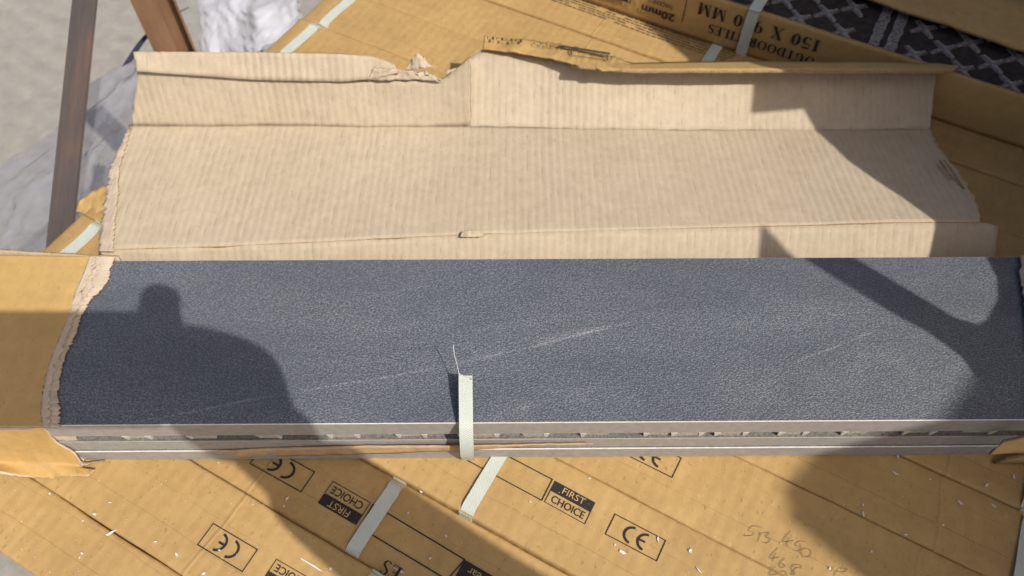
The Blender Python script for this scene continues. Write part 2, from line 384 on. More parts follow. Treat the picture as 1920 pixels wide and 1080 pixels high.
# ---- print: a 2D pen collecting polygons, laid on a surface by a map
class Pen:
    def __init__(s): s.v = []; s.f = []
    def poly(s, pts):
        i = len(s.v); s.v += [tuple(p) for p in pts]; s.f.append(tuple(range(i, i + len(pts))))
    def rect(s, x0, y0, x1, y1): s.poly([(x0, y0), (x1, y0), (x1, y1), (x0, y1)])
    def frame(s, x0, y0, x1, y1, w):
        s.rect(x0, y0, x1, y0 + w); s.rect(x0, y1 - w, x1, y1); s.rect(x0, y0 + w, x0 + w, y1 - w); s.rect(x1 - w, y0 + w, x1, y1 - w)
    def line(s, pts, w):
        pts = [Vector((p[0], p[1])) for p in pts]
        for a, b in zip(pts, pts[1:]):
            d = (b - a)
            if d.length < 1e-7: continue
            d.normalize(); q = Vector((-d.y, d.x)) * w / 2; d = d * w * 0.3
            s.poly([a - q - d, b - q + d, b + q + d, a + q - d])
    def ring(s, cx, cy, ri, ro, a0, a1, n=20, sx=1.0):
        for k in range(n):
            t0 = R(a0 + (a1 - a0) * k / n); t1 = R(a0 + (a1 - a0) * (k + 1) / n)
            s.poly([(cx + ri * sx * math.cos(t0), cy + ri * math.sin(t0)), (cx + ro * sx * math.cos(t0), cy + ro * math.sin(t0)), (cx + ro * sx * math.cos(t1), cy + ro * math.sin(t1)), (cx + ri * sx * math.cos(t1), cy + ri * math.sin(t1))])
    def text(s, body, x, y, h, width=None, bold=0.0):
        cu = bpy.data.curves.new('lettering', 'FONT'); cu.body = body; cu.size = 1.0; cu.offset = bold; cu.resolution_u = 3
        ob = bpy.data.objects.new('lettering', cu)
        me = bpy.data.meshes.new_from_object(ob)
        xs = [v.co.x for v in me.vertices]; ys = [v.co.y for v in me.vertices]
        x0, x1 = min(xs), max(xs); y0, y1 = min(ys), max(ys)
        sy = h / (y1 - y0); sx = (width / (x1 - x0)) if width else sy
        i = len(s.v)
        s.v += [(x + (v.co.x - x0) * sx, y + (v.co.y - y0) * sy) for v in me.vertices]
        s.f += [tuple(i + k for k in p.vertices) for p in me.polygons]
        bpy.data.objects.remove(ob); bpy.data.curves.remove(cu); bpy.data.meshes.remove(me)
        return (x1 - x0) * sx
    def serif(s, body, x, y, h, space=0.10):
        """bold high-contrast roman capitals and figures"""
        T = 0.20; S = 0.055; SR = 0.06
        for ch in body:
            w = {'I': .42, '1': .42, 'M': 1.0, 'X': .85, ' ': .35, 'L': .68, 'E': .7, 'S': .58, 'T': .74, 'O': .86, 'D': .84, 'U': .82, 'R': .82}.get(ch, .64)
            def r(a, b, c, d): s.rect(x + a * h, y + b * h, x + c * h, y + d * h)
            def stem(cx, t=T, ser=True):
                r(cx - t / 2, 0, cx + t / 2, 1)
                if ser: r(cx - t / 2 - .1, 0, cx - t / 2, SR); r(cx + t / 2, 0, cx + t / 2 + .1, SR); r(cx - t / 2 - .1, 1 - SR, cx - t / 2, 1); r(cx + t / 2, 1 - SR, cx + t / 2 + .1, 1)
            def oval(cx, cy, rx, ry, a0=0, a1=360, tx=T, ty=S):
                n = 28
                for k in range(n):
                    t0 = R(a0 + (a1 - a0) * k / n); t1 = R(a0 + (a1 - a0) * (k + 1) / n)
                    q = [((cx + rx * math.cos(t0)), (cy + ry * math.sin(t0))), ((cx + rx * math.cos(t1)), (cy + ry * math.sin(t1))), ((cx + (rx - tx) * math.cos(t1)), (cy + (ry - ty) * math.sin(t1))), ((cx + (rx - tx) * math.cos(t0)), (cy + (ry - ty) * math.sin(t0)))]
                    s.poly([(x + a * h, y + b * h) for a, b in q])
            def bar(x0, y0, x1, y1, t):
                s.line([(x + x0 * h, y + y0 * h), (x + x1 * h, y + y1 * h)], t * h)
            if ch in 'O0': oval(w / 2, .5, w / 2, .5)
            elif ch == 'I' or ch == '1':
                stem(w / 2)
                if ch == '1': r(0, .8, w / 2 - T / 2, .86)
            elif ch == 'T': stem(w / 2, ser=False); r(w / 2 - .2, 0, w / 2 + .2, SR); r(0, 1 - SR, w, 1); r(0, .75, .05, 1); r(w - .05, .75, w, 1)
            elif ch == 'L': stem(.2); r(.3, 0, w, SR); r(w - .05, 0, w, .28)
            elif ch == 'E': stem(.2); r(.3, 0, w, SR); r(.3, 1 - SR, w, 1); r(.3, .48, w - .15, .54); r(w - .05, 0, w, .28); r(w - .05, .75, w, 1)
            elif ch == 'D': stem(.2); oval(.3, .5, w - .3, .5, -90, 90)
            elif ch == 'U': r(.1, .3, .1 + T, 1); r(w - .16, .3, w - .1, 1); r(0, 1 - SR, .4, 1); r(w - .26, 1 - SR, w, 1); oval(.46, .3, .36, .3, 180, 360)
            elif ch == 'R': stem(.2); oval(.3, .74, w - .4, .26, -90, 90); bar(.42, .5, w - .1, .04, T)
            elif ch == 'M': r(.08, 0, .13, 1); r(w - .28, 0, w - .08, 1); bar(.14, .95, w * .47, .1, T * .9); bar(w * .47, .1, w - .25, .95, S); r(0, 0, .22, SR); r(w - .36, 0, w, SR); r(0, 1 - SR, .2, 1); r(w - .3, 1 - SR, w, 1)
            elif ch == 'X': bar(.15, .96, w - .15, .04, T); bar(.13, .04, w - .13, .96, S); r(0, 0, .3, SR); r(w - .36, 0, w, SR); r(0, 1 - SR, .36, 1); r(w - .3, 1 - SR, w, 1)
            elif ch == 'S': oval(w / 2, .74, w / 2, .26, 30, 270, .16, .06); oval(w / 2, .26, w / 2, .26, -150, 90, .16, .06); bar(.1, .62, w - .1, .36, .15)
            elif ch == '5': r(.06, .55, .12, 1); r(.06, .88, w - .04, 1); oval(w / 2, .32, w / 2, .32, -150, 130)
            elif ch == '9': oval(w / 2, .68, w / 2, .32); oval(w * .38, .5, w * .62, .5, -80, 10, T, S)
            x += (w + space) * h
        return x
    def mesh(s, fmap): return [fmap(*p) for p in s.v], s.f

def printed(name, pen, fmap, m, parent):
    v, f = pen.mesh(fmap); return from_py(name, v, f, m, parent)

# ------------------------------------------------------------------ ground
GZ = -0.75
g = from_py('ground', [(-40, -40, GZ), (40, -40, GZ), (40, 40, GZ), (-40, 40, GZ)], [(0, 1, 2, 3)], M['ground'])
tag(g, kind='structure')

# ------------------------------------------------------------------ stacked cartons
CH = 0.155; CL = 0.912; U0 = -0.492
SWELL = {}
def topz(seed, u, v):                                    # gentle dents in a carton's top
    return 0.0012 * fr(u * 9 + seed, v * 16) - 0.0004
def carton_mesh(width, seed, nu=72, nv_=8):
    """a carton on edge: local x along its length from 0, y across from 0, z up to 0"""
    V = []; Fc = []
    rr = 0.0028
    prof = [(0.0, -CH), (0.0, -CH * 0.5), (0.0, -rr * 1.6)]
    for k in range(1, 4): a = R(90 * k / 4); prof.append((rr * (1 - math.cos(a)), -rr * (1 - math.sin(a))))
    for k in range(nv_ + 1): prof.append((rr + (width - 2 * rr) * k / nv_, 0.0))
    for k in range(3, 0, -1): a = R(90 * k / 4); prof.append((width - rr * (1 - math.cos(a)), -rr * (1 - math.sin(a))))
    prof += [(width, -rr * 1.6), (width, -CH * 0.5), (width, -CH)]
    n = len(prof)
    us = [0.0, 0.002] + [0.004 + (CL - 0.008) * i / nu for i in range(nu + 1)] + [CL - 0.002, CL]
    for i, u in enumerate(us):
        e = min(u, CL - u); drop = 0.0 if e > 0.0039 else (0.0035 if e < 0.001 else 0.001)
        for (y, z) in prof:
            zz = z
            if z > -0.02:
                zz += topz(seed, u, y) - drop
            yy = y + (0.0007 * fr(u * 14 + seed, 5.0 + (y > width / 2) * 3) if (y < rr * 1.1 or y > width - rr * 1.1) else 0)
            V.append((u, yy, zz))
    for i in range(len(us) - 1):
        for k in range(n - 1): Fc.append((i * n + k, (i + 1) * n + k, (i + 1) * n + k + 1, i * n + k + 1))
    Fc.append(tuple(range(n))); L0 = (len(us) - 1) * n; Fc.append(tuple(reversed(range(L0, L0 + n))))
    me = bpy.data.meshes.new('carton_body'); me.from_pydata(V, [], Fc); me.update()
    return me

bounds = [-0.251, -0.199, -0.127, -0.059, 0.0158, 0.0878, 0.1524]
while len(bounds) < 17: bounds.append(bounds[-1] + 0.0705)
drops = [-0.0008, 0.0, -0.006, 0.0, -0.001, -0.0015, 0.0, -0.002, 0.0, -0.001, -0.0025, 0.0, -0.001, 0.0, 0.0, 0.0]
labels = [
    'yellow carton at the near left edge of the stack, scattered with white flakes',
    'yellow carton with inverted CE mark at bottom left, sunlit beside the shaded carton',
    'shaded yellow carton with inverted FIRST CHOICE print and black Year block, below the tiles',
    'yellow carton with upright FIRST CHOICE print and whole CE mark below the tiles',
    'yellow carton with half hidden CE mark and pencilled numbers, partly in shade',
    'shaded yellow carton between the pencilled numbers and the long open seam at right',
    'yellow carton scattered with flakes below the right end of the grey tile edge',
    'yellow carton lying under the tiles and open lid, next beyond the long open seam',
    'yellow carton with a mint strap just above the left lip of the open lid',
    'yellow carton with a mint strap, second beyond the left lip of the lid',
    'plain yellow carton between the strapped ones and the rows of small print at top',
    'yellow carton with rows of small print, along the foot of the shaded carton',
    'yellow carton just under the printed near side of the shaded carton',
    'yellow carton under the middle of the carton of dark ridged tile',
    'yellow carton under the lid side of the carton of dark ridged tile',
    'yellow carton under the carton of dark ridged tile, farthest row',
]
cartons = []
for i in range(16):
    wd = bounds[i + 1] - bounds[i]
    us = U0 + 0.006 * ns(i * 3.7, 1.0)
    base = E * us + N * bounds[i] + Vector((0, 0, drops[i]))
    t = empty('carton', base - Vector((0, 0, 0)), TH)
    tag(t, labels[i], 'carton', 'cartons standing on edge in the top layer')
    me = carton_mesh(wd - 0.0002, i * 5.3)
    o = link('carton_body', me, M['stack_card'], t, True)
    cartons.append((t, us, bounds[i], wd, i * 5.3))

def onto(i, off=0.0006):                                 # map (u,v) in layer axes onto the top of carton i, in its local frame
    t, us, b0, wd, seed = cartons[i]
    def fm(u, v): return (u - us, v - b0, topz(seed, u - us, v - b0) + off)
    return fm

def frame_map(i, p0, p1, p3, wd, ht):
    """2D print space (0..wd, 0..ht) onto photo corners p0 (origin), p1 (end of x), p3 (end of y)"""
    z = drops[i]
    a = Vector(uv(*p0, z)); b = Vector(uv(*p1, z)); c = Vector(uv(*p3, z)); f = onto(i)
    def fm(x, y):
        q = a + (b - a) * (x / wd) + (c - a) * (y / ht); return f(q.x, q.y)
    return fm

def ce_mark(i, p0, p1, p3):
    p = Pen(); p.frame(0, 0, 54, 24, 1.0)
    p.ring(24, 12, 6.9, 9.3, 92, 268); p.ring(38, 12, 6.9, 9.3, 92, 268); p.rect(30.0, 10.9, 37.0, 13.1)
    return printed('printed_mark', p, frame_map(i, p0, p1, p3, 54, 24), M['ink'], cartons[i][0])

def first_choice(i, p0, p1, p3):
    fm = frame_map(i, p0, p1, p3, 45, 26)
    p = Pen(); p.frame(0, 0, 45, 15, 0.8); p.rect(0, 15, 45, 26); p.text('CHOICE', 5, 3.6, 8.2, 36, 0.012)
    o = printed('printed_mark', p, fm, M['ink'], cartons[i][0])
    q = Pen(); q.text('FIRST', 11.5, 17.2, 7.0, 24, 0.0)
    fm2 = lambda x, y: tuple(Vector(fm(x, y)) + Vector((0, 0, 0.0005)))
    printed('lettering', q, fm2, M['outer_smooth'], o)

K = 1 / 3.42857
def c2(x, y): return (300 + x * K, 765 + y * K)
def c3(x, y): return (800 + x * K, 765 + y * K)
def c4(x, y): return (1360 + x * K, 765 + y * K)
def c5(x, y): return (x * K, 765 + y * K)
# carton 3 (B): reads from upper left to lower right
ce_mark(3, c3(1145, 810), c3(1480, 988), c3(1210, 678))
first_choice(3, c3(755, 605), c3(1018, 748), c3(825, 470))
# carton 4 (C): half hidden
ce_mark(4, c3(1245, 285), c3(1580, 450), c3(1310, 160))
# carton 2 (A): reads upside down
ce_mark(2, c2(1000, 412), c2(670, 232), c2(908, 545))
first_choice(2, c2(1357, 610), c2(1113, 470), c2(1260, 755))
# carton 1 (Z)
ce_mark(1, c2(632, 910), c2(342, 738), c2(530, 1057))
first_choice(1, c2(1005, 1115), c2(748, 970), c2(915, 1260))

def open_rect(i, a, b, wid, w=0.9):                      # the empty rectangle for the batch stamp
    pass
# long empty rectangle on B (right end shown) and on A (left end shown)
p = Pen()
P = [uv(*c3(*q), 0) for q in ((220, 315), (740, 595), (808, 462), (530, 305))]
dirB = (Vector(P[1]) - Vector(P[0])).normalized()
p.line([Vector(P[1]) - dirB * 0.17, P[1], P[2], Vector(P[2]) - dirB * 0.17], 0.0009)
printed('printed_frame', p, onto(3), M['ink'], cartons[3][0])
p = Pen()
P = [uv(*c2(*q), drops[2]) for q in ((1285, 770), (1370, 622))]
Q = [uv(*c3(*q), drops[2]) for q in ((90, 1080), (245, 975))]
d1 = Vector((0.998, -0.02)).normalized()
ub = uv(*c3(245, 975), drops[2]); lo0 = Vector(P[0]); hi0 = Vector(P[1])
lo1 = Vector((ub[0] - 0.004, uv(*c3(60, 1062), drops[2])[1])); hi1 = Vector(ub)
p.line([lo1, lo0, hi0, hi1], 0.0010)
p.line([lo1, hi1], 0.0010)
p.poly([(hi1.x, hi1.y), (lo1.x + 0.004, lo1.y), (lo1.x + 0.07, lo1.y), (hi1.x + 0.066, hi1.y)])
printed('printed_frame', p, onto(2), M['ink'], cartons[2][0])
q = Pen(); q.text('/Year', 0, 0, 6.0)
cy = uv(*c3(275, 1030), drops[2])
f2 = onto(2, 0.0011)
printed('lettering', q, lambda x, y: f2(cy[0] + 0.0185 - x * 0.001 + 0.0, cy[1] + 0.001 - y * 0.001), M['outer_smooth'], cartons[2][0])
# bold serif end of the product line on carton 1, by its strap
q = Pen(); q.serif('ES', 0, 0, 0.011)
cz = uv(*c2(1565, 1035), 0); f1 = onto(1)
printed('lettering', q, lambda x, y: f1(cz[0] - x, cz[1] - y), M['ink'], cartons[1][0])

# straps round single cartons
def carton_strap(i, u, width=0.0125, slip=0.0, twist=0.0):
    t, us, b0, wd, seed = cartons[i]
    x = u - us; W = wd - 0.0012
    pts = [(x + slip, -0.0009, -CH), (x + slip, -0.0009, -0.012), (x + slip * 0.8, 0.0004, -0.0025), (x + slip * 0.6, 0.006, 0.0022 + topz(seed, x, 0.006))]
    for k in range(1, 6):
        y = W * k / 6; pts.append((x + twist * (y - W / 2), y, 0.0020 + topz(seed, x, y) + 0.0008 * math.sin(k)))
    pts += [(x - slip * 0.6, W - 0.006, 0.0022 + topz(seed, x, W - 0.006)), (x - slip * 0.8, W - 0.0004, -0.0025), (x - slip, W + 0.0009, -0.012), (x - slip, W + 0.0009, -CH)]
    from_bm('strap', strip(curve(pts, 3), width, (1, 0.0, 0)), M['strap'], t)

ua = lambda x, y, i: uv(x, y, drops[i])[0]
carton_strap(2, ua(713, 957, 2), 0.0118)
carton_strap(3, ua(908, 905, 3), 0.0112, 0.0, 0.0)
carton_strap(4, ua(1060, 852, 4) - 0.012, 0.0112)
carton_strap(1, ua(716, 1068, 1), 0.0118)
carton_strap(6, 0.372, 0.0112); carton_strap(5, 0.375, 0.0112); carton_strap(4, 0.371, 0.0112)
carton_strap(3, uv(150, 455)[0], 0.0125)
carton_strap(2, -0.452); carton_strap(5, -0.461); carton_strap(6, -0.458); carton_strap(7, -0.46); carton_strap(8, -0.463)
us2 = uv(572, 68); us1 = uv(632, 18)
def row_of(v):
    for k in range(16):
        if bounds[k] <= v < bounds[k + 1]: return k
    return 15
ROWS = dict(s2=row_of(us2[1]), s1=row_of(us1[1]), s0=row_of(uv(1340, 95)[1]), s3=row_of(uv(150, 455)[1]))
print('strap rows', ROWS, us2, us1, uv(1340, 95), uv(150, 455))
carton_strap(ROWS['s2'], us2[0], 0.0125); carton_strap(ROWS['s1'], us1[0] + 0.002, 0.0125)
carton_strap(ROWS['s0'], uv(1340, 95)[0], 0.0125)

# rows of small print on the carton by the shaded carton's side
rp = row_of(uv(1160, 40)[1])
p = Pen()
a = Vector(uv(1040, -6)); b = Vector(uv(1375, 112))
for k in range(5):
    x = 0.0
    off = -0.0045 * k
    L = (b - a).length
    while x < L:
        wlen = random.uniform(0.003, 0.011)
        s_ = a.lerp(b, x / L) + Vector((0, 0.010 + off)); e_ = a.lerp(b, min(1, (x + wlen) / L)) + Vector((0, 0.010 + off))
        if random.random() < 0.93: p.line([s_, e_], 0.0014)
        x += wlen + 0.0022
vs = [q_[1] for q_ in p.v]; rp = row_of(sum(vs) / len(vs))
printed('printed_text', p, onto(rp), M['ink_soft'], cartons[rp][0])

# pencilled sums on the carton in half shadow
def pencil(strokes, i):
    p = Pen(); z = drops[i]
    for s_ in strokes:
        pts = [uv(*c4(*q), z) for q in s_]
        p.line([(q[0], q[1]) for q in curve([(a_[0], a_[1], 0) for a_ in pts], 4)] if len(pts) > 2 else pts, 0.00036)
    return printed('pencil_note', p, onto(i, 0.0009), M['pencil'], cartons[i][0])
PEN = [
    [(235, 770), (190, 758), (165, 765), (150, 790), (185, 800), (170, 820), (120, 822)],
    [(232, 800), (210, 858)], [(245, 805), (285, 800), (262, 828), (290, 845), (270, 868), (235, 862)],
    [(420, 790), (370, 858), (440, 850)], [(412, 830), (395, 880)],
    [(520, 862), (480, 855), (450, 880), (490, 895), (470, 920), (440, 915)],
    [(520, 900), (488, 920), (500, 955), (540, 955), (552, 920), (520, 900)],
    [(340, 898), (285, 965), (345, 960)], [(325, 935), (305, 985)],
    [(385, 965), (350, 1000), (360, 1028), (385, 1015), (365, 1000)],
    [(485, 1012), (440, 1010), (425, 1035), (450, 1065), (425, 1070), (455, 1030), (488, 1030), (485, 1012)],
    [(320, 1020), (280, 1070), (335, 1068)], [(350, 1055), (385, 1050), (395, 1078)],
    [(700, 1020), (675, 1050)], [(705, 990), (712, 984)], [(735, 1030), (785, 1035), (760, 1055), (715, 1050), (700, 1078)],
]
ip = row_of(uv(*c4(300, 900))[1])
for st in PEN:
    pass
byrow = {}
for st in PEN:
    cv = sum(uv(*c4(*q))[1] for q in st) / len(st); byrow.setdefault(row_of(cv), []).append(st)
for k_, ss in byrow.items(): pencil(ss, k_)
print('pencil rows', list(byrow))

# lower layers of the pallet and its timber, below the picture
low = carton_mesh(0.0693, 3.3, 10, 2)
low.materials.append(M['outer'])
for lay in range(1, 4):
    for i in range(16):
        o = bpy.data.objects.new('carton', low); COL.objects.link(o)
        o.location = E * U0 + N * (bounds[0] + 0.0705 * i) + Vector((0, 0, -0.157 * lay - 0.008)); o.rotation_euler = (0, 0, TH)
        for p_ in low.polygons: p_.use_smooth = True
        tag(o, 'yellow carton standing on edge in the lower layers of the stack', 'carton', 'cartons in the lower layers of the stack')
pal = empty('pallet', E * U0 + N * bounds[0] + Vector((0, 0, GZ)), TH); tag(pal, 'timber pallet under the whole stack of yellow cartons', 'pallet')
for k in range(7):
    bm = bmesh.new(); box_bm(bm, 0.0, 0.91, 0.01 + k * 0.165, 0.11 + k * 0.165, 0.095, 0.113); from_bm('board', bm, M['wood'], pal)
for k in range(3):
    bm = bmesh.new(); box_bm(bm, 0.02 + k * 0.385, 0.12 + k * 0.385, 0.0, 1.12, 0.0, 0.094); from_bm('bearer', bm, M['wood'], pal)

# ------------------------------------------------------------------ the dark tiles of the opened carton
YAW = R(0.75)
TX0, TX1 = -0.458, 0.448
def tile_thing(z, label):
    t = empty('floor_tile', (0, 0, z), YAW); tag(t, label, 'tile', 'dark floor tiles lying in the opened carton'); return t
def chamfer_slab(x0, x1, y0, y1, z0, z1, ch, top_mat, side_mat, edge_mat):
    """slab with a small chamfer round its top edge"""
    bm = bmesh.new()
    n = 60
    def ringv(ins, z): return [bm.verts.new(q) for q in ((x0 + ins, y0 + ins, z), (x1 - ins, y0 + ins, z), (x1 - ins, y1 - ins, z), (x0 + ins, y1 - ins, z))]
    a = ringv(0, z0); b = ringv(0, z1 - ch); c = ringv(ch, z1)
    f = bm.faces.new(list(reversed(a))); f.material_index = 1
    for k in range(4):
        f = bm.faces.new((a[k], a[(k + 1) % 4], b[(k + 1) % 4], b[k])); f.material_index = 1
        f = bm.faces.new((b[k], b[(k + 1) % 4], c[(k + 1) % 4], c[k])); f.material_index = 2
    f = bm.faces.new(c); f.material_index = 0
    return bm
def ridge_block(x0, x1, ya, yb, z0, z1, sl):
    bm = bmesh.new()
    v = [bm.verts.new(q) for q in ((x0 - sl, ya, z1), (x1 + sl, ya, z1), (x1, ya + 0.001, z0), (x0, ya + 0.001, z0), (x0 - sl, yb, z1), (x1 + sl, yb, z1), (x1, yb, z0), (x0, yb, z0))]
    for q in ((0, 3, 2, 1), (4, 5, 6, 7), (0, 1, 5, 4), (3, 7, 6, 2), (0, 4, 7, 3), (1, 2, 6, 5)): bm.faces.new([v[i] for i in q])
    bmesh.ops.recalc_face_normals(bm, faces=bm.faces); return bm

t1 = tile_thing(0.0425, 'topmost dark slate tile with the cut mint strap over its edge')
from_bm('slab', chamfer_slab(TX0, TX1, 0, 0.150, 0, 0.0195, 0.0006, None, None, None), [M['slate'], M['biscuit'], M['pale_edge']], t1)
t2 = tile_thing(0.0172, 'middle dark tile lying face down under the slate topped one')
bm = chamfer_slab(TX0, TX1, -0.0005, 0.1495, 0, 0.0155, 0.0005, None, None, None)
from_bm('slab', bm, [M['groove'], M['biscuit'], M['biscuit']], t2)
t3 = tile_thing(0.0, 'lowest dark tile resting on the yellow cartons, pale line along its top edge')
from_bm('slab', chamfer_slab(TX0 + 0.002, TX1, -0.002, 0.149, 0, 0.0168, 0.0008, None, None, None), [M['slate'], M['biscuit'], M['pale_edge']], t3)
# backs of tiles 1 and 2 meet in a ridged joint: sloped back faces and pads at the lattice pitch
def slope_back(parent, z_out, z_in, nm):
    n = 90; V = []; Fc = []
    for i in range(n + 1):
        x = TX0 + 0.004 + (TX1 - TX0 - 0.008) * i / n
        V += [(x, 0.0022 + 0.0012 * ns(i * 0.37), z_out), (x, 0.007, z_in + 0.0004 * ns(i * 0.9)), (x, 0.146, z_in)]
    for i in range(n): Fc += [(3 * i, 3 * i + 3, 3 * i + 4, 3 * i + 1), (3 * i + 1, 3 * i + 4, 3 * i + 5, 3 * i + 2)]
    return from_py(nm, V, Fc, M['groove'], parent)
slope_back(t2, 0.0156, 0.0178, 'ridged_back')
px_pads = [(262, 0), (383, 0), (503, 0), (645, 0), (772, 0), (907, 0), (1003, 0), (1119, 0), (1236, 0), (1292, 0), (1375, 0), (1493, 0), (1615, 0), (1735, 0), (1850, 0)]
rng = random.Random(3)
for (px, _) in px_pads:
    c = uny(px, 815, 0.0)
    wid = 0.0165 + rng.uniform(-0.003, 0.003)
    o = from_bm('ridge_pad', ridge_block(c.x - wid / 2, c.x + wid / 2, 0.0006 + rng.uniform(0, 0.0012), 0.05, 0.0156, 0.0243, 0.003), M['ridge_pad'], t2)
    for sgn in (-1, 1):
        if rng.random() < 0.75:
            xx = c.x + sgn * (wid / 2 + 0.0012)
            from_bm('ridge_pad', ridge_block(xx - 0.0010, xx + 0.0010, 0.0002, 0.02, 0.0158, 0.0238, 0.0014), M['pale_edge'], o)

# torn brown paper strip caught between the two lower tiles
pts = [uny(px, py, -0.004) for px, py in ((312, 850), (330, 846), (520, 840), (700, 835), (860, 835), (1000, 833), (1112, 831))]
low_ = [uny(px, py, -0.0045) for px, py in ((316, 852), (345, 853), (460, 857), (660, 853), (880, 844), (1010, 836.5), (1112, 832))]
ps = empty('torn_strip', (0.0, -0.004, 0.01)); tag(ps, 'torn brown paper strip sticking out between the lowest two tiles', 'paper strip')
o = sheet('paper', [[q - Vector((0, -0.004, 0.01)) for q in low_], [q - Vector((0, -0.004, 0.01)) + Vector((0, -0.001, 0.0)) for q in pts]], 90, 4, [M['brown_card']], ps, 0.0012, jit=[0.0008, 0.0005], jdir=(0, 0, 1), crum=0.0008, cfreq=40)

# cut strap standing up over the front edge
st = empty('cut_strap', (-0.0335, -0.006, 0.0)); tag(st, 'cut mint woven strap bent up over the front edge of the dark tiles', 'strap')
prof = [(-0.0040, -0.001, 0.0), (-0.009, 0.014, 0.0), (-0.0135, 0.032, 0.0002), (-0.0125, 0.049, 0.0006), (-0.005, 0.0645, 0.0006), (0.010, 0.0725, 0.0002), (0.020, 0.0755, -0.0002), (0.0305, 0.0780, -0.0006)]
path = [(dx, y + 0.006, z) for y, z, dx in prof]
from_bm('strap_band', strip(curve(path, 6), 0.0102, (1, 0, 0), 0.0008), M['strap'], st)
for k in range(9):                                        # frayed end, one teased-out fibre
    bx = -0.0045 + k * 0.00112
    ln = 0.0022 * (1 - 0.10 * k) + 0.0008 * rng.random()
    a_ = Vector((bx - 0.0006, 0.0365, 0.0780)); 
    from_bm('fibre', strip([a_ - Vector((0, 0.0015, 0.0004)), a_ + Vector((0, ln - 0.0012 - 0.0004 * k, 0.0007))], 0.0009, (1, 0, 0), 0.0006), M['strap'], st)
a_ = Vector((-0.0052, 0.0365, 0.0782))
from_bm('fibre', strip(curve([a_, a_ + Vector((-0.002, 0.008, 0.004)), a_ + Vector((-0.004, 0.014, 0.008)), a_ + Vector((-0.0045, 0.019, 0.013))], 4), 0.0004, (1, 0, 0), 0.0004), M['strap'], st)

# ------------------------------------------------------------------ the opened carton
oc = empty('opened_carton', (0, 0, 0)); tag(oc, 'opened carton with its lid laid back, plain beige inside, dark tiles in it', 'carton')
IN = [M['inner'], M['outer'], M['rim']]; OUT = [M['outer'], M['inner'], M['rim']]; TORN = [M['torn'], M['torn'], M['rim']]
# back wall from behind the tiles up to the first crease
c1 = [un(182, 470, 0.030), un(225, 468, 0.030), un(420, 462, 0.034), un(640, 452, 0.036), un(880, 440, 0.038), un(1120, 432, 0.040), un(1500, 424, 0.043), un(1700, 418, 0.045), un(1850, 418, 0.045), un(1872, 424, 0.044)]
c0 = [Vector((q.x + (0.004 if i_ < 2 else 0), 0.158, 0.002)) for i_, q in enumerate(c1)]
c0[0].x = -0.352
sheet('back_wall', [c0, c1], 220, 8, IN, oc, 0.003, crum=0.0016, cfreq=18, flip=False, fine=0.10, seed=2)
# lid panel
c1b = [un(186, 470, 0.0305), un(225, 467, 0.0305), un(420, 461, 0.0345), un(640, 451, 0.0365), un(880, 439, 0.0385), un(1120, 431, 0.0405), un(1500, 423, 0.0435), un(1700, 417, 0.0455), un(1838, 416, 0.0455)]
mid1 = [un(197, 400, 0.031), un(520, 400, 0.034), un(960, 390, 0.037), un(1500, 380, 0.040), un(1832, 375, 0.041)]
mid2 = [un(205, 320, 0.030), un(520, 320, 0.032), un(960, 315, 0.032), un(1500, 310, 0.034), un(1798, 320, 0.034)]
mid3 = [un(228, 275, 0.030), un(520, 275, 0.030), un(960, 275, 0.030), un(1500, 275, 0.030), un(1762, 275, 0.030)]
c2_ = [un(243, 235, 0.030), un(520, 234, 0.029), un(880, 236, 0.028), un(1300, 242, 0.026), un(1745, 240, 0.025)]
sheet('lid_panel', [c1b, mid1, mid2, mid3, c2_], 300, 7, IN, oc, 0.003, endjit=(0.006, 0.005), crum=0.0012, cfreq=9, fine=0.07, seed=5)
# far wall, in two pieces either side of the tear
c2l = [un(246, 237, 0.0290), un(380, 238, 0.0288), un(520, 236, 0.0285), un(700, 240, 0.0278), un(882, 238, 0.0270)]
c3l = [uny(258, 128, 0.358), uny(480, 146, 0.357), uny(640, 150, 0.357), uny(720, 152, 0.357), uny(830, 150, 0.358), uny(882, 108, 0.362)]
sheet('far_wall', [c2l, c3l], 170, 10, IN, oc, 0.003, jit=[0.0009, 0.0008], jdir=(0, 0.3, 1), jfreq=60, crum=0.0012, cfreq=20, fine=0.11, endjit=(0.008, 0.003), seed=9)
c2r = [un(874, 238, 0.0275), un(1100, 243, 0.0265), un(1300, 245, 0.0255), un(1500, 247, 0.0250), un(1743, 244, 0.0245)]
c3r = [un(880, 108, 0.060), un(905, 92, 0.062), un(1000, 104, 0.062), un(1090, 118, 0.062), un(1190, 122, 0.062), un(1400, 122, 0.061), un(1758, 122, 0.060)]
sheet('far_wall', [c2r, c3r], 210, 10, IN, oc, 0.003, jit=[0.0009, 0], jdir=(0, 0.3, 1), jfreq=60, crum=0.0013, cfreq=20, fine=0.11, endjit=(0.004, 0.002), seed=14)
# glue flap: left stretch stands in front of the wall's edge, beige side out
f0 = [uny(256, 134, 0.352), uny(480, 150, 0.352), uny(640, 153, 0.352), uny(700, 148, 0.352), uny(745, 136, 0.353)]
f1 = [uny(250, 97, 0.366), uny(470, 98, 0.366), uny(640, 101, 0.366), uny(700, 106, 0.366), uny(740, 120, 0.362)]
sheet('glue_flap', [f0, f1], 150, 6, IN, oc, 0.003, jit=[0, 0.0006], jdir=(0, 0, 1), crum=0.0015, cfreq=22, fine=0.11, endjit=(0.005, 0.003), seed=21)
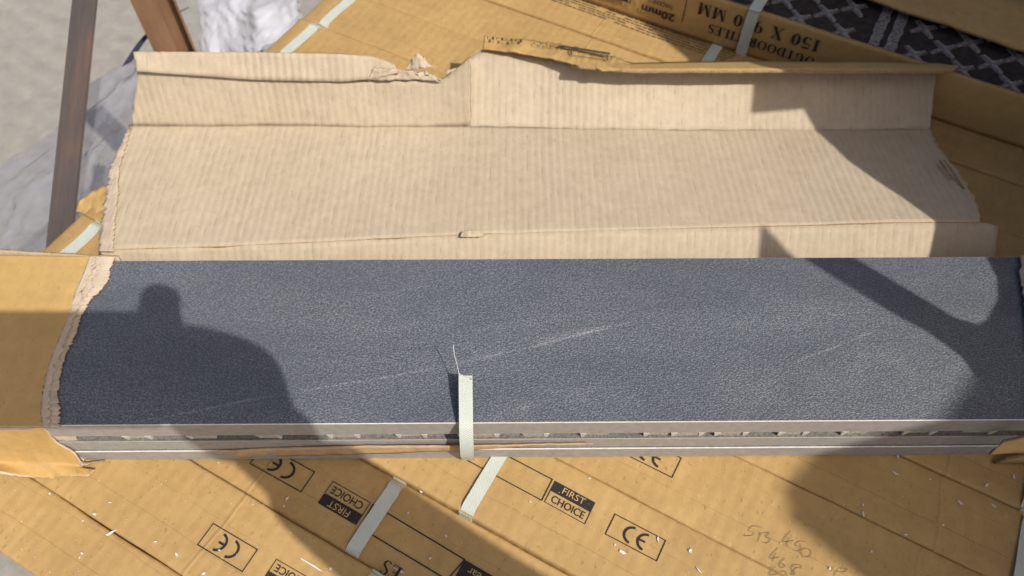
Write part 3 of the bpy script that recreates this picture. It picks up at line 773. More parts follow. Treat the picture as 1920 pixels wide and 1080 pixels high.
# right stretch folded toward the viewer, yellow side up
g0 = [un(1060, 112, 0.064), un(1180, 117, 0.064), un(1400, 114, 0.063), un(1600, 116, 0.062), un(1760, 118, 0.061), un(1800, 123, 0.061)]
g1 = [un(1085, 124, 0.082), un(1180, 131, 0.084), un(1300, 131, 0.085), un(1420, 132, 0.084), un(1600, 132, 0.082), un(1740, 133, 0.080), un(1788, 131, 0.078)]
sheet('glue_flap', [g1, g0], 150, 4, [M['outer_smooth'], M['inner'], M['rim']], oc, 0.003, jit=[0.0005, 0], jdir=(0, 0.3, 0.3), crum=0.0008, cfreq=18, seed=31)
# peeled printed piece at the tear
h1 = [un(905, 92, 0.066), un(960, 98, 0.070), un(1020, 106, 0.073), un(1080, 118, 0.078), un(1130, 131, 0.084), un(1175, 131, 0.083)]
h0 = [un(908, 66, 0.068), un(960, 72, 0.068), un(1020, 78, 0.068), un(1080, 88, 0.068), un(1130, 99, 0.067), un(1190, 117, 0.065)]
pl = sheet('peeled_flap', [h1, h0], 90, 8, [M['outer_smooth'], M['torn'], M['rim']], oc, 0.0015, jit=[0.0006, 0.0022], jdir=(0, 0.8, 0.2), crum=0.0024, cfreq=40, seed=37)
p = Pen(); p.text('CKNESS', 0, -1, 6.0, 22); p.frame(26, -11, 52, 1, 0.9); p.rect(18, 2, 54, 6.5)
pa = un(1000, 84, 0.0715); pb = un(1058, 93, 0.0715); ex = (pb - pa) / 22.0; ey = Vector((0.0, 0.00100, -0.0002))
printed('lettering', p, lambda x, y: tuple(pa + ex * x + ey * y + Vector((0, -0.0022, 0.0030))), M['ink_soft'], pl)
p = Pen()
for k in range(8): p.rect(k * 5 + 1, -2, k * 5 + 1.8 + 1.5 * (k % 2), 4)
pa2 = un(912, 73, 0.071); ex2 = (un(985, 80, 0.071) - pa2) / 42
printed('lettering', p, lambda x, y: tuple(pa2 + ex2 * x + ey * y + Vector((0, -0.002, 0.0026))), M['ink_soft'], pl)
# crumpled tear on the crease behind the tiles
sheet('torn_ply', [[un(862, 444, 0.0415), un(885, 445, 0.042), un(908, 443, 0.0415)], [un(866, 434, 0.043), un(886, 432, 0.0455), un(904, 435, 0.043)]], 24, 5, IN, oc, 0.0010, jit=[0.0006, 0.0018], jdir=(0.2, 1, 0.2), crum=0.0022, cfreq=90, seed=45)
# rag of torn liner hanging in the gap
r0 = [uny(760, 133, 0.362), uny(790, 128, 0.362), uny(815, 126, 0.362)]
r1 = [uny(768, 114, 0.368), uny(783, 99, 0.368), uny(800, 118, 0.368)]
sheet('torn_liner', [r0, r1], 24, 6, TORN, oc, 0.0007, jit=[0.001, 0.004], jdir=(0.3, 0.3, 1), crum=0.0028, cfreq=120, seed=41)
r0 = [uny(690, 150, 0.354), uny(760, 150, 0.354), uny(835, 151, 0.354)]
r1 = [uny(700, 128, 0.356), uny(750, 131, 0.356), uny(800, 135, 0.357)]
sheet('torn_liner', [r0, r1], 40, 6, TORN, oc, 0.0012, jit=[0.001, 0.002], jdir=(0, 0.3, 1), crum=0.003, cfreq=50, seed=43)
r0 = [un(835, 160, 0.052), un(860, 160, 0.052), un(882, 165, 0.052)]
r1 = [un(838, 132, 0.062), un(858, 126, 0.064), un(882, 112, 0.066)]
sheet('torn_liner', [r0, r1], 24, 6, [M['inner'], M['torn'], M['rim']], oc, 0.0012, crum=0.003, cfreq=60, seed=47)

# ---- left sleeve: yellow outside over a torn beige liner
ZT = 0.0665
def ct(L, z): return [un(x, y, z) for x, y in L]
edge_o = ct([(168, 480), (152, 520), (140, 548), (128, 590), (110, 635), (101, 655), (88, 695), (79, 735), (76, 775), (80, 800)], ZT)
edge_i = ct([(216, 482), (206, 505), (203, 524), (188, 545), (168, 563), (152, 592), (143, 622), (131, 648), (121, 668), (113, 700), (107, 735), (111, 762), (111, 801)], 0.0645)
far_x = -0.475
lo_o = [Vector((far_x, q.y, q.z)) for q in edge_o]; lo_i = [Vector((far_x, q.y, q.z)) for q in edge_i]
sheet('sleeve_liner', [lo_i, edge_i], 150, 14, [M['torn'], M['torn'], M['rim']], oc, 0.0012, jit=[0, 0.0022], jdir=(1, 0.1, 0), jfreq=240, crum=0.0007, cfreq=40, seed=51)
mid_o = [a_.lerp(b_, 0.94) + Vector((0, 0, 0.0002)) for a_, b_ in zip(lo_o, edge_o)]
sheet('sleeve_top', [lo_o, mid_o, [q + Vector((0, 0, -0.0006)) for q in edge_o]], 150, 10, [M['outer_smooth'], M['torn'], M['torn']], oc, 0.0012, jit=[0, 0.0003, 0.0016], jdir=(1, 0.1, 0), jfreq=200, crum=0.0007, cfreq=16, seed=53)
# ragged plies between the two
for (sx, sz, sd_, dx0, dx1, lo, hi) in ((0, 0.0662, 61, 0.000, 0.0075, 0.0, 1.0), (0, 0.0655, 67, 0.004, 0.0125, 0.0, 0.62)):
    A = []; B = []
    for k in range(30):
        t_ = lo + (hi - lo) * k / 29
        o_ = rail_at(edge_o, t_); i_ = rail_at(edge_i, t_)
        f_ = (i_ - o_); lift = 0.0002 + 0.0009 * abs(ns(k * 0.35, sd_)); A.append(o_ + f_.normalized() * dx0 + Vector((0, 0, sz - ZT))); B.append(o_ + f_.normalized() * min(dx1, f_.length * 0.8) * (0.75 + 0.5 * ns(k * 0.5, sd_ + 4)) + Vector((0, 0, sz - ZT + lift)))
    sheet('torn_ply', [A, B], 140, 4, TORN, oc, 0.0005, jit=[0.0006, 0.0034], jdir=(1, 0.1, 0.04), jfreq=110, crum=0.0006, cfreq=60, seed=sd_)
# sleeve front wall, kicked out into a lip at the bottom
YF = -0.0055
def front_rail(L, yy): return [uny(x, y, yy) for x, y in L]
r_top = [Vector((far_x, YF + 0.001, ZT)), Vector((-0.40, YF + 0.001, ZT)), uny(80, 801, YF + 0.001)]
r_a = [Vector((far_x, YF - 0.001, 0.045)), uny(60, 826, YF - 0.001), uny(106, 830, YF - 0.001)]
r_b = [Vector((far_x, YF - 0.004, 0.022)), uny(80, 850, YF - 0.004), uny(140, 852, YF - 0.004)]
r_c = [Vector((far_x, YF - 0.0075, 0.010)), uny(90, 868, YF - 0.0075), uny(154, 874, YF - 0.0075)]
r_d = [Vector((far_x, YF - 0.017, 0.004)), uny(0, 884, YF - 0.017), uny(60, 893, YF - 0.0175), uny(102, 898, YF - 0.018), uny(118, 893, YF - 0.017), uny(168, 891, YF - 0.016), uny(174, 882, YF - 0.014)]
sheet('sleeve_front', [r_d, r_c, r_b, r_a, r_top], 110, 6, [M['outer_smooth'], M['torn'], M['torn']], oc, 0.0018, jit=[0.0006, 0, 0, 0, 0], jdir=(0, 1, 0), endjit=(0, 0.012), crum=0.0010, cfreq=28, seed=71)
# torn liner showing along the front edge
q_t = [uny(84, 803, YF + 0.0025), uny(112, 803, YF + 0.0025)]
q_a = [uny(98, 825, YF + 0.002), uny(143, 820, YF + 0.002)]
q_b = [uny(130, 843, YF + 0.001), uny(143, 845, YF + 0.001)]
q_c = [uny(142, 862, YF - 0.003), uny(160, 866, YF - 0.003)]
q_d = [uny(152, 872, YF - 0.008), uny(196, 863, YF - 0.004)]
sheet('torn_liner', [q_d, q_c, q_b, q_a, q_t], 30, 6, TORN, oc, 0.0012, endjit=(0, 0.10), crum=0.0012, cfreq=70, seed=77)
# far side of the sleeve rising behind the tiles at left
s_t = [Vector((far_x, 0.1555, ZT)), un(168, 480, ZT), un(222, 482, ZT - 0.001)]
s_b = [Vector((far_x, 0.1575, 0.002)), Vector((-0.36, 0.1575, 0.002)), Vector((-0.345, 0.1575, 0.002))]
sheet('sleeve_back', [s_b, s_t], 60, 5, [M['inner'], M['outer'], M['rim']], oc, 0.0015, crum=0.0006, seed=81)
# flange of torn liner running up the lid's left edge
l0 = [un(184, 472, 0.0315), un(190, 420, 0.0320), un(200, 360, 0.0315), un(205, 320, 0.0310), un(225, 276, 0.0310), un(243, 240, 0.0308)]
l1 = [un(212, 472, 0.0330), un(216, 420, 0.0335), un(222, 360, 0.0330), un(224, 320, 0.0325), un(236, 276, 0.0320), un(247, 240, 0.0312)]
sheet('torn_ply', [l0, l1], 120, 4, TORN, oc, 0.0008, jit=[0.003, 0.002], jdir=(1, 0, 0.0), jfreq=120, crum=0.0012, cfreq=70, seed=91)
# right-hand cap of the carton
e_o = [un(1913, 478, ZT), un(1916, 495, ZT), un(1912, 510, ZT), un(1922, 560, ZT), un(1930, 640, ZT), un(1935, 720, ZT), un(1932, 784, ZT)]
e_f = [Vector((0.47, q.y, q.z)) for q in e_o]
sheet('end_cap', [e_o, e_f], 60, 3, [M['torn'], M['inner'], M['rim']], oc, 0.002, jit=[0.002, 0], jdir=(1, 0.2, 0), jfreq=120, crum=0.0012, cfreq=50, seed=95)
k0 = [uny(1857, 853, -0.016), uny(1890, 850, -0.016), uny(1935, 850, -0.016)]
k1 = [uny(1870, 838, -0.012), uny(1882, 828, -0.010), uny(1935, 819, -0.010)]
sheet('end_flap', [k0, k1], 30, 5, [M['outer'], M['inner'], M['rim']], oc, 0.003, crum=0.0012, cfreq=30, seed=97)
w0 = [Vector((0.385, -0.006, 0.002)), Vector((0.48, -0.006, 0.002))]; w1 = [Vector((0.425, -0.006, 0.04)), Vector((0.48, -0.006, 0.0665))]
sheet('end_wall', [w0, w1], 20, 5, [M['outer'], M['inner'], M['rim']], oc, 0.003, crum=0.001, cfreq=30, seed=98)
# staples of torn glue at the lid's right edge
bm = bmesh.new()
for (a_, b_) in (((1762, 300), (1785, 336)), ((1770, 300), (1808, 354))):
    A_ = un(*a_, 0.0385); B_ = un(*b_, 0.0385)
    tmp = strip([A_, A_.lerp(B_, 0.5) + Vector((0, 0, 0.0006)), B_], 0.0018, (1, 0, 0), 0.0008)
    me_ = bpy.data.meshes.new('x'); tmp.to_mesh(me_); tmp.free(); bm.from_mesh(me_); bpy.data.meshes.remove(me_)
from_bm('torn_ply', bm, M['rim'], oc)

# ------------------------------------------------------------------ the carton of ridged tile beyond
DU0, DU1, DV0, DH = -0.44, 0.47, 0.557, 0.060
dc = empty('tile_carton', E * DU0 + N * DV0, TH); tag(dc, 'shaded carton with OUTDOOR TILES print, torn open over a dark ridged tile', 'carton')
DL = DU1 - DU0
sheet('near_wall', [[(0, 0, 0.001), (DL, 0, 0.001)], [(0, -0.001, DH * 0.5), (DL, -0.001, DH * 0.5)], [(0, 0.0005, DH), (DL, 0.0005, DH)]], 90, 6, OUT, dc, 0.003, jit=[0, 0, 0.0006], jdir=(0, 0, 1), crum=0.0010, cfreq=10, seed=101)
sheet('far_wall', [[(0, 0.156, 0.001), (DL, 0.156, 0.001)], [(0, 0.156, DH), (DL, 0.156, DH)]], 20, 2, IN, dc, 0.003, seed=103)
for xx in (0.003, DL):
    sheet('end_wall', [[(xx, 0.004, 0.001), (xx, 0.152, 0.001)], [(xx, 0.004, DH), (xx, 0.152, DH)]], 10, 2, OUT, dc, 0.003, seed=105)
lid_e = []
for (x, y) in ((1560, -26), (1640, 0), (1700, 22), (1780, 46), (1850, 70), (1920, 94), (2000, 118)):
    q = un(x, y, DH + 0.006); lid_e.append(Vector((q.dot(E) - DU0, q.dot(N) - DV0, DH + 0.006)))
lid_e = [Vector((0.0, lid_e[0].y, DH + 0.004))] + lid_e + [Vector((DL, lid_e[-1].y, DH + 0.006))]
lid_f = [Vector((q.x, 0.158, DH + 0.003)) for q in lid_e]
sheet('lid', [lid_e, lid_f], 120, 5, OUT, dc, 0.003, jit=[0.001, 0], jdir=(0, 1, 0), crum=0.0012, cfreq=12, seed=107)
# its tile, lying back up
dt = empty('floor_tile', E * DU0 + N * DV0 + Vector((0, 0, 0.034)), TH); tag(dt, 'dark brown tile lying back up with pale cross shaped ridges, in the torn carton', 'tile')
bm = bmesh.new(); box_bm(bm, 0.006, DL - 0.004, 0.0035, 0.1535, 0.0, 0.0185); from_bm('slab', bm, M['dark_back'], dt)
def cross_mesh():
    bm = bmesh.new()
    L_, w0_, w1_ = 0.0150, 0.0027, 0.0021
    def layer(z, s):
        pts = []
        for k in range(4):
            a = R(45 + 90 * k)
            d = Vector((math.cos(a), math.sin(a), 0)); q = Vector((-d.y, d.x, 0))
            pts += [d * L_ * s - q * w1_ * s, d * L_ * s + q * w1_ * s, d * w0_ * 2.0 * s + q * w0_ * s]
            a2 = R(90 + 90 * k); pts.append(Vector((math.cos(a2), math.sin(a2), 0)) * w0_ * 1.75 * s)
        return [bm.verts.new(p_ + Vector((0, 0, z))) for p_ in pts]
    a = layer(0, 1.08); b = layer(0.0022, 0.93)
    n = len(a)
    for k in range(n): bm.faces.new((a[k], a[(k + 1) % n], b[(k + 1) % n], b[k]))
    c = bm.verts.new((0, 0, 0.0016))
    for k in range(n): bm.faces.new((b[k], b[(k + 1) % n], c))
    me = bpy.data.meshes.new('ridge_cross'); bm.normal_update(); bm.to_mesh(me); bm.free(); me.materials.append(M['ridge']); return me
cm = cross_mesh()
for rI in range(6):
    v = 0.0188 + rI * 0.0243
    if v > 0.14: break
    for k in range(-12, 12):
        for first in ((0.532 if rI % 2 == 0 else 0.508), (0.608 if rI % 2 == 0 else 0.634)):
            left = first < 0.55
            u = first - 0.0485 * k if left else first + 0.0485 * k
            if k < 0 or u < 0.30 or u > DL - 0.022: continue
            o = bpy.data.objects.new('ridge_cross', cm); COL.objects.link(o); o.parent = dt
            o.location = (u, v, 0.0186); o.rotation_euler = (0, 0, R(rng.uniform(-3, 3)))
for du in (-0.0085, 0.0085):
    bm = bmesh.new(); box_bm(bm, 0.1345 - DU0 + du - 0.0055, 0.1345 - DU0 + du + 0.0055, 0.012, 0.125, 0.0186, 0.0208)
    bmesh.ops.subdivide_edges(bm, edges=[e for e in bm.edges if abs((e.verts[0].co - e.verts[1].co).y) > 0.05], cuts=24)
    for v in bm.verts: v.co.x += 0.0018 * fr(v.co.y * 90, du * 100, v.co.x * 40)
    from_bm('ridge_bar', bm, M['ridge'], dt)
    for (ya, yb) in ((0.0040, 0.0095),):
        bm = bmesh.new(); box_bm(bm, 0.1345 - DU0 + du - 0.007, 0.1345 - DU0 + du + 0.006, ya, yb, 0.0186, 0.0208); from_bm('ridge_bar', bm, M['ridge'], dt)
# print on its near side, reading upside down
def face_pt(x, y):                                       # photo point on the near side -> (u from the start, height)
    d = _fw + _rt * ((x - 960) / F_PX) - _up * ((y - 540) / F_PX)
    k = (DV0 - CAM.dot(N)) / d.dot(N); q = CAM + d * k; return q.dot(E) - DU0, q.z
fa = lambda x, y: face_pt(1360 + x * K, y * K)
xR, zT = fa(585, 345); xR2, zB = fa(440, 340)
u150, z150 = fa(580, 330)
hl = 0.0135
fm = lambda u0, z0: (lambda x, y: (u0 - x, -0.0022, z0 - y))
print('face', fa(580, 365), fa(540, 300), fa(0, 130), fa(-170, 180), face_pt(1395, 88), face_pt(1412, 30))
p = Pen(); e1 = p.serif('OUTDOOR TILES', 0, 0, 0.0118); printed('lettering', p, fm(fa(575, 390)[0], 0.0275), M['ink'], dc)
p = Pen(); e2 = p.serif('150 X 900 MM', 0, 0, 0.0150, 0.16); printed('lettering', p, fm(fa(585, 345)[0], 0.0500), M['ink'], dc)
ul = fa(585, 345)[0] - e2 - 0.012
p = Pen(); p.rect(0, 0, 0.0010, 0.034); printed('lettering', p, fm(ul, 0.052 - 0.0), M['ink'], dc)
p = Pen(); p.text('20mm', 0.0, 0.010, 0.010, 0.042, 0.03); p.text('THICKNESS', 0.004, -0.001, 0.0055, 0.032, 0.0); printed('lettering', p, fm(ul - 0.010, 0.034), M['ink'], dc)
p = Pen(); p.frame(0, 0, 0.036, 0.020, 0.0009); p.rect(0.004, 0.013, 0.032, 0.019); printed('lettering', p, fm(ul - 0.066, 0.040), M['ink'], dc)
su = face_pt(1402, 60)[0]
from_bm('strap', strip(curve([(su, -0.003, 0.001), (su, -0.0032, 0.03), (su + 0.0005, -0.0025, DH - 0.003), (su + 0.001, 0.004, DH + 0.0022), (su + 0.002, 0.07, DH + 0.001), (su + 0.002, 0.15, DH + 0.0105)], 5), 0.0125, (1, 0, 0)), M['strap'], dc)

# ------------------------------------------------------------------ posts, dark band and plastic at the left
def angle_post(p0, p1, face, a, b, th, label):
    """steel angle bar from p0 to p1"""
    p0 = Vector(p0); p1 = Vector(p1); ax = (p1 - p0); L_ = ax.length; ax.normalize()
    fx = (Vector(face) - ax * Vector(face).dot(ax)).normalized(); fy = ax.cross(fx)
    t = bpy.data.objects.new('steel_post', None)
    bm = bmesh.new()
    prof_ = [(0, 0), (a, 0), (a, th), (th, th), (th, b), (0, b)]
    n = 16; rings = []
    for i in range(n + 1):
        rings.append([bm.verts.new((x, y, L_ * i / n)) for x, y in prof_])
    for r0_, r1_ in zip(rings, rings[1:]):
        for k in range(6): bm.faces.new((r0_[k], r0_[(k + 1) % 6], r1_[(k + 1) % 6], r1_[k]))
    bm.faces.new(list(reversed(rings[0]))); bm.faces.new(rings[-1])
    bmesh.ops.recalc_face_normals(bm, faces=bm.faces)
    bmesh.ops.bevel(bm, geom=[e for e in bm.edges if abs((e.verts[0].co - e.verts[1].co).normalized().z) > 0.9 and len(e.link_faces) == 2 and e.calc_face_angle(0) > 0.5], offset=0.0012, segments=2, affect='EDGES')
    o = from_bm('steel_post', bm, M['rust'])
    o.matrix_world = Matrix(((fx.x, fy.x, ax.x, p0.x), (fx.y, fy.y, ax.y, p0.y), (fx.z, fy.z, ax.z, p0.z), (0, 0, 0, 1)))
    tag(o, label, 'post', 'rusty steel posts left of the stack'); bpy.data.objects.remove(t)
    return o
angle_post(und(83, 478, 0.84), und(138, -40, 0.86), _rt, 0.0285, 0.026, 0.003, 'long rusty steel bar leaning at the far left, above the plastic wrap')
def channel_post(p0, hgt, label):
    """upright channel: plain front plate, a hollow beside it and a thin far lip"""
    bm = bmesh.new()
    prof_ = [(-0.030, 0.012), (-0.002, 0.012), (-0.002, -0.014), (0.018, -0.014), (0.018, 0.006), (0.021, 0.006), (0.021, -0.017), (-0.030, -0.017)]
    n = 14; rings = [[bm.verts.new((x, -y, hgt * i / n)) for x, y in prof_] for i in range(n + 1)]
    for a_, b_ in zip(rings, rings[1:]):
        for k in range(8): bm.faces.new((a_[k], a_[(k + 1) % 8], b_[(k + 1) % 8], b_[k]))
    bm.faces.new(rings[0]); bm.faces.new(list(reversed(rings[-1])))
    bmesh.ops.recalc_face_normals(bm, faces=bm.faces)
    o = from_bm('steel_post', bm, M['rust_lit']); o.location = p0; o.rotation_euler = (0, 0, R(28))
    tag(o, label, 'post', 'rusty steel posts left of the stack'); return o
q2 = und(338, 100, 1.06)
channel_post(q2 + Vector((0, 0, -0.6)), 0.92, 'short visible rusty channel post rising just behind the beige lid')

def plastic(name, corners, nu, nv, amp, seed, label, m):
    a, b, c, d = [Vector(q) for q in corners]
    V = []; Fc = []
    for i in range(nu + 1):
        for j in range(nv + 1):
            u = i / nu; v = j / nv
            q = (a.lerp(b, u)).lerp(d.lerp(c, u), v)
            h = amp * (ns(u * 2.2 + seed, v * 2.6) + 0.55 * ns(u * 5.5 + v * 2 + seed, v * 3.2) + 0.16 * ns(u * 17 + v * 9 + seed, v * 8) + 0.07 * ns(u * 34 + seed, v * 22 - u * 15))
            q = q + Vector((-0.35, -0.2, 0.9)) * h
            q += Vector((0.02 * fr(v * 3 + seed, 7), 0.02 * fr(u * 3 + seed, 9), 0))
            V.append(q)
    for i in range(nu):
        for j in range(nv): Fc.append((i * (nv + 1) + j, (i + 1) * (nv + 1) + j, (i + 1) * (nv + 1) + j + 1, i * (nv + 1) + j + 1))
    o = from_py(name, V, Fc, m, None, True)
    tag(o, label, 'plastic wrap', 'clear plastic wrap along the left side of the stack'); return o
plastic('plastic_wrap', (un(-130, 400, -0.20), un(50, 590, -0.11), un(310, 190, -0.09), un(258, 112, -0.20)), 90, 90, 0.021, 1.5, 'crumpled clear plastic wrap bunched beside the left end of the open carton', M['wrap'])
plastic('plastic_wrap', (un(345, 220, -0.12), un(500, 120, -0.010), un(590, -30, -0.010), un(385, -60, -0.14)), 60, 50, 0.014, 7.5, 'bright white plastic wrap hanging off the stack behind the steel post', M['white_wrap'])
bnd = strip(curve([un(238, 120, -0.10), un(268, 75, -0.085), un(300, 45, -0.08), un(345, 18, -0.07)], 6), 0.014, (1, 0.6, 0.2), 0.001)
tag(from_bm('dark_band', bnd, M['navy']), 'short dark navy band beside the steel post, over the plastic', 'strap')

# loose torn rag of yellow cardboard by the stack's left end
rg = sheet('cardboard_scrap', [[un(140, 395, -0.004), un(178, 410, -0.003), un(215, 400, -0.002)], [un(150, 375, 0.000), un(185, 350, 0.004), un(225, 335, 0.004)]], 30, 8, [M['outer'], M['torn'], M['rim']], None, 0.002, jit=[0.002, 0.002], jdir=(0.5, 0.5, 0.2), crum=0.004, cfreq=40, seed=111)
tag(rg, 'torn scrap of yellow cardboard poking out left of the beige lid', 'cardboard')

# ------------------------------------------------------------------ white flakes
def flake(x, y, L_, W_, ang):
    p0 = un(x, y, 0); r_ = row_of(p0.dot(N)); z = drops[r_]
    p0 = un(x, y, z); t, us, b0, wd, seed = cartons[r_]
    zz = z + topz(seed, p0.dot(E) - us, p0.dot(N) - b0) + 0.0006
    n = rng.randint(4, 6); bm = bmesh.new(); top = []; bot = []
    for k in range(n):
        a = 2 * math.pi * k / n + rng.uniform(-0.5, 0.5); s_ = rng.uniform(0.55, 1.15)
        q = Vector((math.cos(a) * L_ / 2 * s_, math.sin(a) * W_ / 2 * s_, 0))
        top.append(bm.verts.new(q + Vector((0, 0, 0.0004 + rng.uniform(0, 0.0004))))); bot.append(bm.verts.new(q))
    bm.faces.new(top); bm.faces.new(list(reversed(bot)))
    for k in range(n): bm.faces.new((bot[k], bot[(k + 1) % n], top[(k + 1) % n], top[k]))
    return bm, (p0.x, p0.y, zz), ang
BIG = [(c4(1090, 420), 60, 18, -25), (c4(1105, 312), 28, 16, 80), (c4(1678, 498), 40, 20, 50), (c4(1852, 445), 42, 18, 80), (c4(1502, 605), 52, 18, -45), (c4(1722, 630), 45, 14, -45), (c4(885, 680), 52, 16, 88), (c4(882, 625), 22, 16, 80), (c4(1158, 815), 38, 14, -10), (c4(1397, 755), 24, 10, -10), (c4(1312, 460), 30, 8, -10), (c4(670, 1035), 36, 18, 60), (c4(937, 925), 16, 14, 80),
       (c5(705, 808), 84, 20, 30), (c5(610, 685), 26, 14, 0), (c5(535, 727), 20, 14, 20), (c5(530, 937), 20, 16, 30), (c5(516, 962), 16, 12, 40), (c5(1138, 945), 40, 14, -50), (c5(710, 608), 26, 8, 0), (c5(1000, 860), 26, 10, 5), (c5(320, 550), 16, 14, 0), (c5(1312, 1065), 26, 16, 20),
       (c2(820, 580), 36, 14, 60), (c2(797, 632), 18, 12, 90), (c2(1677, 532), 38, 20, -40), (c2(1595, 678), 22, 8, 70), (c2(985, 1015), 250, 10, -29), (c2(1095, 1035), 24, 18, 60), (c2(375, 350), 22, 12, 30), (c2(1840, 820), 22, 10, -60), (c2(1738, 970), 18, 8, 40), (c2(1545, 1050), 110, 20, -25), (c2(386, 915), 20, 12, 0),
       (c3(1262, 930), 52, 20, -30), (c3(1487, 845), 40, 12, 78), (c3(1698, 922), 30, 22, -60), (c3(1750, 1048), 70, 12, -55), (c3(1210, 880), 20, 12, -60), (c3(668, 605), 24, 10, -30), (c3(125, 822), 26, 10, -60), (c3(1045, 455), 24, 10, 0), (c3(22, 970), 22, 10, 40)]
FLAKE_LABELS = {
    0: 'large pointed white flake in shadow just below the long seam, right of the pencilled numbers', 1: 'small upright white flake in shadow close under the grey tile edge, at right',
    2: 'triangular white flake in shadow near the right edge, above the open seam', 3: 'upright white flake nearest the right edge of the photo',
    4: 'slanted white flake lying in the long open seam at lower right', 5: 'slanted white flake just above the long open seam, toward the right edge',
    6: 'upright narrow white flake standing alone in the shade, right of the pencilled numbers', 7: 'short white flake just above the upright narrow one in the shade',
    8: 'flat triangular white flake low in the shade at lower right', 11: 'white flake beside the last pencilled figures at the bottom edge',
    13: 'largest white flake at lower left, slanting on the sunlit cartons', 14: 'small arrow shaped white flake above the largest flake at lower left',
    18: 'slim white flake on the seam below the inverted CE mark at lower left', 23: 'pointed white flake below the inverted CE mark on the shaded carton',
    25: 'white flake right of the strap on the shaded carton', 27: 'long thin white sliver beside the lowest inverted CHOICE print',
    28: 'rounded white flake right of the long thin sliver', 32: 'white sliver lying over the bold black letters by the bottom strap',
    33: 'white flake stuck on the lowest inverted CE mark', 34: 'broad white flake left of the whole upright CE mark', 35: 'slim white flake on the corner of the whole upright CE mark',
    36: 'triangular white flake right of the whole upright CE mark', 37: 'long white sliver near the bottom edge, right of the upright CE mark'}
for (xy, l_, w_, an) in BIG:
    s_ = K / 2080.0 * 0.95
    bm, loc, ang = flake(xy[0], xy[1], l_ * s_, w_ * s_, an)
    o = from_bm('flake', bm, M['flake']); o.location = loc; o.rotation_euler = (0, 0, R(ang))
    tag(o, FLAKE_LABELS.get(BIG.index((xy, l_, w_, an)), 'tiny white flake lying on the yellow cartons in front of the dark tiles'), 'flake', 'white flakes scattered over the yellow cartons')
bmc = bmesh.new()
for k in range(260):
    x = rng.uniform(0, 1920); y = rng.uniform(880, 1080)
    if rng.random() < 0.35: x = rng.uniform(0, 700)
    s_ = 0.0002 + 0.0004 * rng.random() ** 3
    bm, loc, ang = flake(x, y, s_ * 2.0, s_ * rng.uniform(0.8, 1.4), rng.uniform(0, 180))
    me_ = bpy.data.meshes.new('x'); bm.to_mesh(me_); bm.free()
    me_.transform(Matrix.Translation(loc) @ Matrix.Rotation(R(rng.uniform(0, 180)), 4, 'Z')); bmc.from_mesh(me_); bpy.data.meshes.remove(me_)
o = from_bm('grit', bmc, M['flake']); tag(o, 'fine white grit dusted over the yellow cartons', 'grit', None, 'stuff')

# ------------------------------------------------------------------ unseen blockers added to throw the shadows, outside the frame to the right
outl = [(-0.32, 0.003), (-0.30, 0.30), (-0.21, 0.350), (-0.172, 0.397), (-0.1475, 0.411), (-0.1445, 0.448), (-0.149, 0.473), (-0.155, 0.58), (-0.148, 0.588), (-0.127, 0.603), (-0.121, 0.545), (-0.115, 0.515), (-0.109, 0.408), (-0.098, 0.377), (-0.084, 0.361), (-0.047, 0.333), (-0.019, 0.322), (-0.004, 0.324), (0.010, 0.328), (0.030, 0.341), (0.048, 0.368), (0.067, 0.421), (0.074, 0.424), (0.096, 0.445), (0.103, 0.476), (0.045, 0.564), (0.074, 0.575), (0.076, 0.600), (0.131, 0.600), (0.162, 0.73), (0.185, 0.80), (0.30, 0.82), (0.30, 0.003)]  # added sheet's outline, shaped along sun rays from the shadow edges
bm = bmesh.new()
vs_ = [bm.verts.new((0.0, y, z)) for y, z in outl]; f_ = bm.faces.new(vs_)
ex_ = bmesh.ops.extrude_face_region(bm, geom=[f_])
for v in [q for q in ex_['geom'] if isinstance(q, bmesh.types.BMVert)]: v.co.x += 0.004
bmesh.ops.triangulate(bm, faces=bm.faces); bmesh.ops.recalc_face_normals(bm, faces=bm.faces)
o = from_bm('shadow_sheet', bm, M['outer']); o.location = (0.56, 0, 0)
tag(o, 'added unseen sheet cut to cast the shadow edges over the right end of the tiles', 'cardboard')
bm = bmesh.new(); box_bm(bm, 0.80, 0.82, 0.0, 0.95, GZ, 1.2)  # added panel, blocks the sun from the cartons at far right
bmesh.ops.bevel(bm, geom=list(bm.edges), offset=0.003, segments=1, affect='EDGES')
shade_board = empty('board', (0, 0, 0)); tag(shade_board, 'added unseen board that keeps the sun off the far right of the stack', 'board')
from_bm('panel', bm, M['wood'], shade_board)
for yb in (0.08, 0.47, 0.87):
    bm = bmesh.new(); box_bm(bm, 0.8205, 0.86, yb - 0.03, yb + 0.03, GZ, 1.18); from_bm('batten', bm, M['wood'], shade_board)

cr0 = Vector((0.2320, -0.0680, 0.062)) + Vector((0.714, -0.70, 1.192)) * 1.08  # added block, placed so its top corner casts the lower right shadow
cr = empty('blocker', (cr0.x, cr0.y, GZ), math.atan2(0.714, 0.70)); tag(cr, 'added unseen crate standing on the ground behind the person', 'blocker')
hz = cr0.z - GZ
bm = bmesh.new(); box_bm(bm, 0.0, 0.55, -0.40, 0.0, 0.0, hz)
bmesh.ops.bevel(bm, geom=list(bm.edges), offset=0.012, segments=2, affect='EDGES'); from_bm('body', bm, M['wood'], cr)
for k in range(4):
    bm = bmesh.new(); box_bm(bm, 0.03, 0.52, -0.012, 0.012, 0.15 + k * 0.5, 0.24 + k * 0.5); from_bm('batten', bm, M['wood'], cr)
